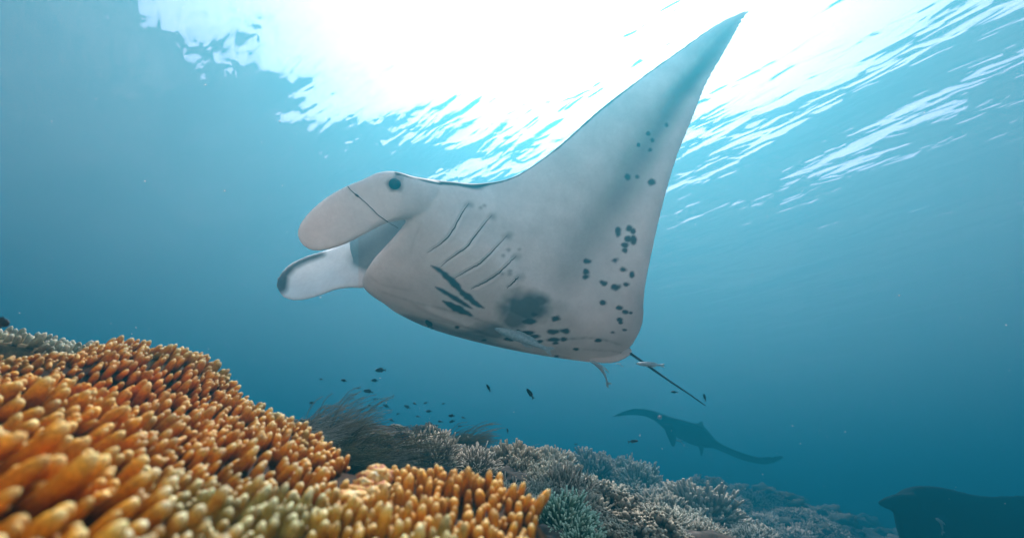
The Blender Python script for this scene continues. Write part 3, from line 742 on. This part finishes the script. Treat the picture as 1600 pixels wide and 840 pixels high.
def m_core(seed, mt, rad=.9, flat=.62):
    bm = bmesh.new(); bmesh.ops.create_icosphere(bm, subdivisions=3, radius=rad)
    for v in bm.verts:
        k = 1 + .25 * noise.fractal(v.co * 2 + Vector((seed, 3, 0)), 1, 2, 3); v.co = Vector((v.co.x * k, v.co.y * k, v.co.z * k * flat))
    V = np.array([v.co for v in bm.verts]); Fc = [tuple(v.index for v in f.verts) for f in bm.faces]; bm.free()
    return mesh('coral_base', V, Fc, mt, attrs={'tip': ('FLOAT', np.full(len(V), .18))})
def m_rock(seed):
    bm = bmesh.new(); bmesh.ops.create_icosphere(bm, subdivisions=4, radius=1)
    tp = []
    for v in bm.verts:
        q = noise.fractal(v.co * 2.2 + Vector((seed, 0, 7)), .9, 2.1, 6); v.co = v.co * (1 + .26 * q); v.co.z *= .62; tp.append(.5 + .5 * q)
    V = np.array([v.co for v in bm.verts]); Fc = [tuple(v.index for v in f.verts) for f in bm.faces]; bm.free()
    return mesh('rubble_rock', V, Fc, ROCK, attrs={'tip': ('FLOAT', np.clip(tp, 0, 1))})
def m_feather(seed, mt, n_=150, sweep=(1.5, .1), lift=.5, fine=.0085):
    """plume of soft stems that bend over with the current, each with rows of fine branchlets"""
    r = random.Random(seed); ps = []
    for i in range(n_):
        a = r.uniform(0, 6.28); q = math.sqrt(r.random()) * .5; p0 = Vector((q * math.cos(a), q * math.sin(a), -.1))
        d0 = Vector((math.cos(a) * .35 - .1, math.sin(a) * .45, lift + r.uniform(-.1, .75))); L = r.uniform(.55, 1.15); k = 8; pts = []
        sw = Vector((sweep[0] + r.uniform(-.4, .3), sweep[1] + r.uniform(-.4, .4), r.uniform(-.35, .15)))
        for j in range(k):
            u = j / (k - 1); pts.append(p0 + d0 * L * u * (1.3 - .55 * u) + sw * L * .6 * u ** 1.8)
        v, f = tube([tuple(x) for x in pts], np.linspace(fine, fine * .4, k), 3); ps.append((v, f, np.repeat(np.linspace(.1, .9, k) * r.uniform(.6, 1.1), 3)))
        for j in range(26):
            u = .12 + .88 * j / 26; jj = min(k - 2, int(u * (k - 1))); w_ = u * (k - 1) - jj
            b = pts[jj].lerp(pts[jj + 1], w_); tg = (pts[jj + 1] - pts[jj]).normalized()
            sd_ = tg.cross(Vector((0, 0, 1))); sd_ = sd_.normalized() if sd_.length > .05 else Vector((0, 1, 0))
            up_ = sd_.cross(tg); s_ = 1 if j % 2 else -1; e = b + (tg * 1.1 + (sd_ * s_ * .5 + up_ * r.uniform(-.5, .5))) * .13 * (1.2 - .6 * u)
            wv = up_ * fine * .5
            ps.append((np.array([b - wv, b + wv, e]), [(0, 1, 2)], np.array([.4 * u + .2, .4 * u + .2, .45 + .5 * u])))
    return acc(ps, mt, 'coral_plumes')
def m_fan(seed):
    r = random.Random(seed); ps = []
    for i in range(26):
        a = math.pi * (.08 + .84 * i / 25); p = Vector((0, 0, 0)); pts = [p]; d = Vector((math.cos(a), 0, math.sin(a)))
        for j in range(6): pts.append(pts[-1] + (d + Vector((r.uniform(-.2, .2), r.uniform(-.06, .06), r.uniform(-.15, .15)))).normalized() * .165)
        v, f = tube([tuple(x) for x in pts], np.linspace(.02, .008, 7), 4); ps.append((v, f, np.repeat(np.linspace(0, 1, 7), 4)))
    for j in range(1, 12):
        rr_ = j * .085; pts = [Vector((rr_ * math.cos(a), .01 * math.sin(a * 9 + j), rr_ * math.sin(a))) * (1 + .03 * math.sin(a * 13 + j)) for a in np.linspace(.25, 2.89, 26)]
        v, f = tube([tuple(x) for x in pts], [.009] * 26, 3); ps.append((v, f, np.repeat(rng.uniform(.3, 1, 26), 3)))
    return acc(ps, BROWN, 'fan_mesh')
LIB = {
 'branching_coral': ([m_branching(i) for i in range(4)], 'coral_branches', [m_core(i, LILAC, .55) for i in range(2)]),
 'cauliflower_coral': ([m_knobs(i) for i in range(4)], 'coral_knobs', [m_core(i + 5, GREY, .95, .66) for i in range(2)]),
 'green_coral': ([m_branching(20 + i, GREEN, 120, .034) for i in range(2)], 'coral_branches', [m_core(9, GREEN, .6)]),
 'finger_cluster_coral': ([m_branching(30 + i, GREY, 150, .05, .4) for i in range(3)], 'coral_branches', [m_core(11, GREY, .7)]),
 'brown_feather_coral': ([m_feather(40 + i, FEATH) for i in range(3)], 'coral_plumes', [m_core(13, FEATH, .35, .9)]),
 'silver_feather_coral': ([m_feather(50 + i, SILV, 190, (1.0, .0), .8) for i in range(2)], 'coral_plumes', [m_core(14, SILV, .3, .9)]),
 'rubble_rock': ([m_rock(i) for i in range(5)], None, None),
 'sea_fan': ([m_fan(1)], 'fan_mesh', None)}
cr = random.Random(11)
def coral(kind, loc, size, label, group=None, up=Vector((0, 0, 1)), turn=None, parts=True, tall=1.0):
    ms, pn, cores = LIB[kind]
    rz = cr.uniform(0, 6.28) if turn is None else turn
    q = (Vector((0, 0, 1)) * .5 + up * .5).normalized().to_track_quat('Z', 'Y').to_matrix().to_4x4() @ Matrix.Rotation(rz, 4, 'Z') if 'feather' not in kind and kind != 'sea_fan' else Matrix.Rotation(rz, 4, 'Z')
    M = Matrix.Translation(loc) @ q @ Matrix.Diagonal((size * cr.uniform(.9, 1.15), size * cr.uniform(.9, 1.15), size * tall * cr.uniform(.85, 1.15), 1))
    cat = 'rock' if kind == 'rubble_rock' else ('sea fan' if kind == 'sea_fan' else 'coral')
    me = cr.choice(ms)
    if cores and parts:
        r_ = bpy.data.objects.new(kind, None); COL.objects.link(r_); r_.location = loc
        r_['label'] = label; r_['category'] = cat
        if group: r_['group'] = group
        L = Matrix.Translation(-Vector(loc)) @ M
        a = obj(pn, me, r_); a.matrix_local = L
        b = obj('coral_base', cr.choice(cores), r_); b.matrix_local = L
        return r_
    o = obj(kind, me, None, label, cat, group); o.matrix_world = M; return o
placed = []; ANCH = [(330, 600, 'the orange coral mound'), (700, 800, 'the golden coral')]
def SHORT(l):
    for w_ in (' on the', ' tucked', ' swept', ' in front', ' trailing', ' between', ' directly', ' standing', ' below', ' right of', ' at the', ' touching', ' heaped', ' above', ' under', ' beyond', ' behind'): l = l.split(w_)[0]
    return 'the ' + l
def place_px(kind, x, y, size, label, group=None, sink=.15, **kw):
    loc, nn, fi, d = ground_hit(x, y)
    if loc is None: return
    s = size * loc_depth(loc) / F
    ANCH.append((x, y, SHORT(label))); placed.append((loc.x, loc.y, s)); coral(kind, loc - Vector((0, 0, s * sink)), s, label, group, nn, **kw)
def loc_depth(loc): return proj(np.array(loc))[2]
# named ones, where the photo shows them (position of the foot and radius in image pixels)
place_px('silver_feather_coral', 515, 686, 68, 'silvery feather coral on the ridge top just right of the orange coral', turn=.1)
place_px('silver_feather_coral', 470, 698, 56, 'low silvery feather coral tucked behind the orange coral edge', turn=.2)
place_px('brown_feather_coral', 560, 711, 97, 'bushy brown feather coral swept to the right by the current', turn=0)
place_px('brown_feather_coral', 520, 724, 62, 'small olive feather coral in front of the bushy brown one', turn=.15)
place_px('brown_feather_coral', 715, 752, 42, 'dark brown feather coral trailing in front of the white-tipped coral', turn=-.1)
place_px('brown_feather_coral', 655, 748, 38, 'dark feather coral between the bushy brown one and white-tipped coral', turn=.1)
place_px('silver_feather_coral', 590, 738, 50, 'pale feather coral directly behind the bleached yellow scar', turn=.3)
place_px('sea_fan', 640, 690, 30, 'small round brown sea fan standing on the ridge', turn=.1)
place_px('branching_coral', 672, 722, 46, 'white-tipped branching coral below the brown sea fan')
place_px('branching_coral', 742, 732, 42, 'white-tipped branching coral on the ridge right of the dark plumes')
place_px('brown_feather_coral', 722, 692, 42, 'brown feathery tuft on the skyline of the ridge', turn=.1)
place_px('branching_coral', 790, 782, 22, 'small bright branching coral at the edge of the golden coral')
place_px('green_coral', 878, 822, 56, 'dark green branching coral touching the golden coral')
place_px('green_coral', 905, 858, 46, 'green branching coral at the bottom edge of the picture')
place_px('cauliflower_coral', 945, 815, 62, 'large pinkish grey cauliflower coral right of the green coral')
place_px('cauliflower_coral', 1010, 845, 60, 'grey cauliflower coral heaped at the bottom of the slope')
place_px('branching_coral', 885, 782, 48, 'spiky lilac branching coral above the green coral')
place_px('finger_cluster_coral', 1090, 815, 58, 'wide grey finger coral thicket right of the cauliflower coral')
place_px('finger_cluster_coral', 925, 748, 42, 'rugged grey coral outcrop under the tail of the large manta')
place_px('finger_cluster_coral', 1000, 765, 40, 'knobbly brown-grey coral outcrop beyond the cauliflower coral')
place_px('rubble_rock', 1100, 855, 50, 'smooth grey rock at the bottom right of the reef')
place_px('rubble_rock', 690, 760, 60, 'dark reef rock behind the golden finger coral')

# the rest of the near slope
tones = {'branching_coral': 'white-tipped branching coral', 'cauliflower_coral': 'grey cauliflower coral', 'finger_cluster_coral': 'stubby grey finger coral', 'rubble_rock': 'broken piece of dead reef rock', 'brown_feather_coral': 'brown feather coral', 'green_coral': 'green branching coral', 'silver_feather_coral': 'silvery feather coral'}
def where(q):
    x, y = q; k = min(ANCH, key=lambda a: (a[0] - x) ** 2 + 3 * (a[1] - y) ** 2); dx, dy = x - k[0], y - k[1]
    h = 'right of' if dx > 0 else 'left of'
    if abs(dx) > 2.2 * abs(dy): return ('well ' if abs(dx) > 60 else 'just ') + h + ' ' + k[2]
    return ('upslope behind ' if dy < 0 else 'downslope in front of ') + k[2] + (', to its right' if dx > 0 else ', to its left')
cnt = 0; tries = 0; DUP = {}
while cnt < 175 and tries < 6000:
    tries += 1
    x = cr.uniform(470, 1330); y = cr.uniform(650, 850)
    loc, nn, fi, d = ground_hit(x, y)
    if loc is None: continue
    dep = loc_depth(loc)
    if loc.x < .7 and loc.y < 2.4 and _m([[loc.x, loc.y]])[0] > loc.z and min((loc.x - q[0]) ** 2 + (loc.y - q[1]) ** 2 for q in mc) < .16: continue
    if dep > 11 or dep < 1.2: continue
    s = cr.uniform(.06, .15) * (1 + .10 * dep)
    if s * F / dep > 42 : s = 42 * dep / F
    if any((loc.x - a) ** 2 + (loc.y - b) ** 2 < ((s + c) * .55) ** 2 for a, b, c in placed): continue
    if s * F / dep < 8: continue
    placed.append((loc.x, loc.y, s))
    kind = cr.choices(['branching_coral', 'cauliflower_coral', 'finger_cluster_coral', 'rubble_rock', 'brown_feather_coral', 'silver_feather_coral'], [2.5, 4.5, 3.5, 4, 1.6, .7])[0]
    if x < 790: kind = cr.choice(['rubble_rock', 'cauliflower_coral', 'brown_feather_coral']); s *= .6
    if x > 820 and 'feather' in kind: kind = 'finger_cluster_coral'
    px = s * F / dep; sz = 'tiny' if px < 9 else 'small' if px < 16 else 'mid-sized' if px < 27 else 'broad'
    lb = f"{sz} {tones[kind]} {where((x, y))}"
    lb = ' '.join(lb.split()[:13]).rstrip(',')
    o_ = coral(kind, loc - Vector((0, 0, s * .2)), s, lb, 'corals and rocks covering the near slope', nn, parts=px > 14, turn=cr.uniform(-.4, .4) if 'feather' in kind else None)
    DUP.setdefault(lb, []).append((x, o_)); cnt += 1
for lb, l in DUP.items():
    l.sort(key=lambda q: q[0]); k = len(l)
    if k > 1:
        for i, (x, o_) in enumerate(l): o_['label'] = lb + (', leftmost of these' if i == 0 else ', rightmost of these' if i == k - 1 else ', middle one' if k == 3 else ', second from left' if i == 1 else ', second from right' if i == k - 2 else ', in between')
# far slope: reads as one mass of coral
def far_mass():
    rk = []
    for sd_ in (31, 32):
        m_ = m_core(sd_, GREY, 1, .7); v_ = np.array([v.co for v in m_.vertices])
        q = np.array([noise.fractal(Vector(v) * 3.4 + Vector((sd_, 0, 0)), .8, 2.2, 5) for v in v_]); rk.append((v_ * (1 + .34 * q)[:, None], [tuple(p.vertices) for p in m_.polygons]))
    V, Fc, T, o0 = [], [], [], 0
    for i in range(900):
        dep = cr.uniform(7, 24); th = cr.uniform(-.35, .75); x, y = dep * math.sin(th), dep * math.cos(th)
        L_, nn = ground_at(x, y); s = cr.uniform(.08, .30) * dep / 11
        if i > 450: 
            x, y = cr.uniform(-1.5, 4.5), cr.uniform(1.6, 8); L_, nn = ground_at(x, y); s = cr.uniform(.025, .07)
            if math.hypot(x, y) < 1.9: continue
        v, f = rk[i % 2]; c, s2 = math.cos(i), math.sin(i)
        v = v * s @ np.array(((c, s2, 0), (-s2, c, 0), (0, 0, 1))) + np.array(L_)
        V.append(v); T.append(np.clip((v[:, 2] - L_.z) / s * .6 + .1, 0, .95)); Fc += [tuple(a + o0 for a in q) for q in f]; o0 += len(v)
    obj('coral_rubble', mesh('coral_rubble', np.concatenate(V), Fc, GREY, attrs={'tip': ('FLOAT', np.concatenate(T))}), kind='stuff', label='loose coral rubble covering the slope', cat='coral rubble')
far_mass()
# pale olive coral shoulder behind the orange mound, far left
def olive_colony():
    r_ = bpy.data.objects.new('finger_coral', None); COL.objects.link(r_)
    r_['label'] = 'pale olive finger coral shoulder behind the orange colony at the far left'; r_['category'] = 'coral'; r_['group'] = 'finger coral colonies'
    c = Vector(P(20, 612, 1.75)); lib = [mesh('finger', v, f, OLIVE, attrs={'tip': ('FLOAT', t_)}) for v, f, t_ in FLOW]
    core = m_core(77, OLIVE, 1, 1); core.name = 'olive_base'
    b = obj('coral_base', core, r_); b.matrix_world = Matrix.Translation(c) @ Matrix.Diagonal((.42, .32, .17, 1))
    bt = BVHTree.FromPolygons([tuple(Vector((v.co.x * .42, v.co.y * .32, v.co.z * .17)) + c) for v in core.vertices], [tuple(p.vertices) for p in core.polygons])
    pts = []; rr = random.Random(3)
    for i in range(9000):
        x, y = rr.uniform(-.45, .45), rr.uniform(-.34, .34)
        h = bt.ray_cast(Vector((c.x + x, c.y + y, c.z + 1)), Vector((0, 0, -1)))
        if h[0] is None: continue
        if any((h[0] - p).length < .020 for p in pts): continue
        if (h[1]).dot((CAM - h[0]).normalized()) < -.3: continue
        pts.append(h[0].copy())
        if len(pts) > 290: break
        up = (h[1] * .6 + Vector((.15 + rr.uniform(-.2, .2), rr.uniform(-.2, .2), .7))).normalized(); r2 = .0095 * rr.uniform(.8, 1.25)
        o = bpy.data.objects.new('finger', rr.choice(lib)); COL.objects.link(o); o.parent = r_
        o.matrix_world = Matrix.Translation(h[0]) @ (up.to_track_quat('Z', 'Y').to_matrix() @ Matrix.Diagonal((r2, r2, r2 * rr.uniform(.5, .9)))).to_4x4()
olive_colony()

# ------------------------------------------------------------------ the two other mantas
DARKSKIN = skin_material('manta_dark_skin', .85)
DARKSKIN.node_tree.nodes['Principled BSDF'].inputs['Specular IOR Level'].default_value = .03
def dark_manta(name, lofts, label, voxel):
    body, co, dors = fuse(name, lofts, voxel, 4)
    nz = np.array([noise.fractal(Vector(c) * 1.7, 1, 2, 3) for c in co])
    base = np.tile(np.array((.005, .009, .012)), (len(co), 1)) * (1 + .4 * nz)[:, None]
    set_skin_color(body, np.clip(base, .005, 1)); body.materials.clear(); body.materials.append(DARKSKIN); body.name = 'manta_ray'
    return obj('manta_ray', body, label=label, cat='manta ray', group='manta rays')
def st2(lst, dl, dt, tk):
    return [(a, b, dl + (e if len(q) > 6 else 0), c, d, dt + (e if len(q) > 6 else 0), tk * q[4], tk * q[5], 0) for q in lst for a, b, c, d, e in [(q[0], q[1], q[2], q[3], q[6] if len(q) > 6 else 0)]]
M2 = [(957, 650, 958, 651, .06, .06), (972, 643, 968, 650, .12, .12), (992, 638, 986, 648, .2, .2), (1012, 640, 1008, 650, .3, .3), (1028, 645, 1024, 657, .6, .6), (1042, 651, 1038, 668, .9, .9), (1060, 656, 1055, 680, 1, 1),
      (1080, 661, 1072, 690, 1, 1), (1097, 666, 1092, 697, 1, 1), (1108, 677, 1106, 699, .8, .8), (1118, 688, 1117, 700, .5, .5), (1135, 697, 1130, 706, .3, .3), (1160, 707, 1154, 716, .25, .25), (1182, 713, 1177, 723, .2, .2), (1206, 713, 1200, 725, .14, .14), (1220, 711, 1217, 721, .08, .08), (1225, 713, 1224, 715, .05, .05)]
m2 = dark_manta('manta_b', [loft_wing([(a, b, 10.0, c, d, 11.1, .10 * e, .085 * f, 0) for a, b, c, d, e, f in M2], 90, 40),
                            loft_strip([(1036, 662, 1050, 662, 9.8, .07), (1040, 676, 1055, 673, 9.75, .045), (1045, 687, 1057, 685, 9.75, .04), (1049, 697, 1055, 697, 9.75, .02)], 20, 14),
                            loft_strip([(1085, 664, 1100, 668, 10.5, .03), (1092, 659, 1100, 664, 10.5, .02), (1096, 656, 1099, 658, 10.5, .015)], 12, 12)],
                'distant dark manta ray gliding over the slope with wings spread level', .022)
obj('pelvic_fin', mesh('pelvic_fin', *loft_strip([(1090, 694, 1100, 697, 10.7, .02), (1093, 702, 1099, 703, 10.7, .015), (1095, 711, 1097, 711, 10.7, .008)], 10, 10)[:2], DARKSKIN), m2)
PINK = plain('pink_mark', (.55, .20, .14)); PALE = plain('remora_pale', (.36, .45, .49), .4, .4); FISHD = plain('fish_dark', (.022, .026, .032), .5); FISHG = plain('fish_grey', (.16, .17, .18), .45, .3)
def blob(name, p, rad, mt, parent):
    bm = bmesh.new(); bmesh.ops.create_icosphere(bm, subdivisions=3, radius=rad)
    for v in bm.verts: v.co *= 1 + .3 * noise.noise(v.co * (2 / rad))
    me = bpy.data.meshes.new(name); bm.to_mesh(me); bm.free(); me.materials.append(mt); me.polygons.foreach_set('use_smooth', [True] * len(me.polygons))
    o = obj(name, me, parent); o.location = p; return o
blob('head_marking', P(1031, 652, 9.9), .04, PINK, m2)
M3 = [(1398, 776, 1399, 800, .25), (1410, 768, 1408, 822, .45), (1424, 761, 1414, 860, .6), (1446, 758, 1432, 920, .7), (1475, 761, 1465, 960, .7), (1505, 768, 1510, 975, .6), (1540, 774, 1560, 975, .45), (1600, 772, 1640, 960, .3), (1690, 766, 1730, 930, .2), (1780, 772, 1800, 880, .12), (1850, 790, 1860, 835, .07), (1890, 815, 1892, 818, .03)]
M3F = [(1430, 770, 1430, 800, 5.7, .06), (1405, 771, 1404, 799, 5.65, .06), (1392, 774, 1391, 796, 5.63, .05), (1380, 779, 1380, 792, 5.61, .035), (1372, 783, 1372, 788, 5.60, .012)]
m3 = dark_manta('manta_c', [loft_wing([(a, b, 5.7 + i * .05, c, d, 5.55 + i * .05, .16 * e, .20 * e, 0) for i, (a, b, c, d, e) in enumerate(M3)], 80, 44), loft_strip(M3F, 24, 16)],
                'dark shadowy manta ray entering at the bottom right corner', .02)

# ------------------------------------------------------------------ fish
def fish_body(bend=0.0, slim=.17, deep=.34, k=14, ns=10):
    xs = np.linspace(0, 1, k); V = []
    for u in xs:
        h = deep * (math.sin(math.pi * min(1, u * 1.02) ** .72) ** .9 * .5 + .02); w_ = slim * (math.sin(math.pi * min(1, u) ** .7) * .5 + .02)
        if u > .78: h = max(.035, h * .9)
        off = bend * (u - .3) ** 2
        for s in range(ns):
            a = 2 * math.pi * s / ns; V.append((.5 - u, w_ * math.cos(a), off + h * math.sin(a)))
    return np.array(V), ring_faces(k, ns)
def plate(outline, th, off=0.0):
    o_ = [(x, -th / 2 + off, z) for x, z in outline] + [(x, th / 2 + off, z) for x, z in outline]; n_ = len(outline)
    return np.array(o_), [tuple(range(n_)), tuple(range(2 * n_ - 1, n_ - 1, -1))] + [(i, i + n_, (i + 1) % n_ + n_, (i + 1) % n_) for i in range(n_)]
def fish_parts(deep, slim, mt, bend=0.0, tail=.16):
    b = mesh('fish_body', *fish_body(bend, slim, deep), mt); tb = bend * .49
    v, f = plate([(x_, z_ + tb) for x_, z_ in [(-.42, .02), (-.56, tail), (-.62, tail * .95), (-.54, 0), (-.62, -tail * .95), (-.56, -tail), (-.42, -.02)]], .012)
    t = mesh('tail_fin', v, f, mt, smooth=False)
    v, f = plate([(.2, deep * .42), (.05, deep * .72), (-.2, deep * .62), (-.34, deep * .3), (0, deep * .3)], .01, 0); d = mesh('dorsal_fin', v, f, mt, smooth=False)
    v, f = plate([(-.02, -deep * .40), (-.14, -deep * .70), (-.3, -deep * .42), (-.1, -deep * .3)], .01, 0); a = mesh('anal_fin', v, f, mt, smooth=False)
    return b, t, d, a
SMALL = fish_parts(.40, .17, FISHD); LONG = fish_parts(.26, .14, FISHD); REM = fish_parts(.15, .12, PALE, 0, .07); REMB = fish_parts(.13, .11, PALE, -.6, .10)
ax_x = Vector(RC @ np.array((1, 0, 0))); ax_y = Vector(RC @ np.array((0, 1, 0))); ax_z = Vector(RC @ np.array((0, 0, 1)))
def fish(x, y, d, px, ang, parts, label, group=None, name='reef_fish', cat='fish', single=False, yaw=.3, p=None):
    """ang: heading in the picture, degrees counter-clockwise from the right"""
    L = px * d / F; a = R(ang); X = (ax_x * math.cos(a) + ax_y * math.sin(a)); X = (X * math.cos(yaw) + ax_z * math.sin(yaw)).normalized()
    up = (ax_y * math.cos(a) - ax_x * math.sin(a)); 
    if abs(((ang + 180) % 360) - 180) > 90: up = -up
    Z = (up - X * up.dot(X)).normalized(); Y = Z.cross(X)
    M = Matrix((X, Y, Z)).transposed().to_4x4() @ Matrix.Diagonal((L, L, L, 1)); pos = Vector(P(x, y, d)) if p is None else Vector(p)
    r_ = obj(name, parts[0], None, label, cat, group); r_.matrix_world = Matrix.Translation(pos) @ M
    if px > 9 or not single:
        for q, nm in zip(parts[1:], ('tail_fin', 'dorsal_fin', 'anal_fin')): obj(nm, q, r_)
    else:
        obj('tail_fin', parts[1], r_)
    return r_
# distinct ones
fish(594, 578, 3.4, 15, 178, SMALL, 'dark fish highest above the feather coral in the shoal')
fish(828, 614, 2.6, 20, 122, LONG, 'slender dark fish diving below the belly of the large manta')
fish(763, 605, 3.0, 13, 115, LONG, 'small dark fish tilted steeply left of the diving one')
fish(990, 689, 3.4, 15, 12, LONG, 'small dark fish between the reef and the distant manta')
fish(793, 672, 3.4, 9, 100, LONG, 'tiny dark fish pointing up above the ridge')
fish(4, 504, .95, 34, 0, SMALL, 'blurred dark fish at the left edge above the olive coral')
fish(1101, 620, 3.1, 13, 110, LONG, 'dark fish beside the tip of the manta tail')
fish(1053, 612, 3.3, 12, 170, LONG, 'thin dark fish under the middle of the manta tail')
p = MHIT(672, 501, .02)
fish(672, 501, 2.8, 17, 125, SMALL, 'black fish close under the belly of the large manta', p=p)
shoal = [(537, 594, 8, 160), (575, 611, 12, 165), (585, 594, 9, 170), (586, 623, 7, 190), (603, 634, 9, 160), (636, 635, 9, 150), (577, 633, 6, 170), (648, 630, 6, 165), (665, 629, 6, 190), (670, 642, 8, 175), (653, 650, 6, 170), (622, 646, 6, 200), (705, 649, 9, 165), (688, 658, 7, 175), (706, 658, 8, 180), (724, 652, 6, 160), (673, 662, 9, 165), (612, 656, 7, 150), (487, 629, 8, 185), (502, 592, 6, 180), (693, 630, 5, 175), (766, 662, 5, 170), (718, 665, 5, 185), (683, 664, 5, 160), (560, 606, 5, 170), (846, 700, 6, 120), (900, 693, 5, 180)]
for i, (x, y, s, a) in enumerate(shoal):
    fish(x, y, 3.3 + (i * 37 % 17) / 8, s * 1.15, a, SMALL, 'tiny dark fish in the loose shoal above the reef ridge', 'small dark fish in the shoal', yaw=cr.uniform(-.6, .6), single=True)
# remoras with the large manta
def remora(x, y, d, px, ang, parts, label, **kw): return fish(x, y, d, px, ang, parts, label, 'remoras around the large manta', 'remora', 'remora', **kw)
remora(1014, 569, 2.95, 42, 175, REM, 'white remora crossing the base of the manta tail', yaw=.1)
remora(940, 575, 2.9, 46, 142, REMB, 'grey curved remora hanging below the pelvic fin', yaw=.1)
remora(967, 568, 3.1, 13, 175, REMB, 'tiny grey remora below the tail root')
remora(812, 521, 2.8, 92, 157, REM, 'long pale remora clinging to the belly beside the dark blotches', yaw=.05, p=MHIT(812, 521, .03))
remora(1062, 688, 9.9, 20, 165, REMB, 'small remora under the belly of the distant manta')
remora(1471, 816, 5.25, 34, 140, REMB, 'faint grey remora on the flank of the manta in the corner')
# drifting particles
def particles():
    V, Fc, o0 = [], [], 0
    bm = bmesh.new(); bmesh.ops.create_icosphere(bm, subdivisions=1, radius=1)
    bv = np.array([v.co for v in bm.verts]); bf = [tuple(v.index for v in f.verts) for f in bm.faces]; bm.free()
    r = random.Random(23); pts = [(351, 298, 2.0, .004), (618, 126, 2.4, .002), (803, 643, 2.2, .002)]
    pts += [(r.uniform(0, 1600), r.uniform(0, 800), r.uniform(1.2, 5.5), r.uniform(.0008, .0022)) for _ in range(260)]
    for x, y, d, s in pts:
        V.append(bv * s * rng.uniform(.6, 1.3, 3) + P(x, y, d)); Fc += [tuple(a + o0 for a in q) for q in bf]; o0 += len(bv)
    obj('drifting_particles', mesh('drifting_particles', np.concatenate(V), Fc, plain('particle', (.6, .6, .58))), kind='stuff', label='tiny pale particles drifting in the water', cat='plankton')
particles()
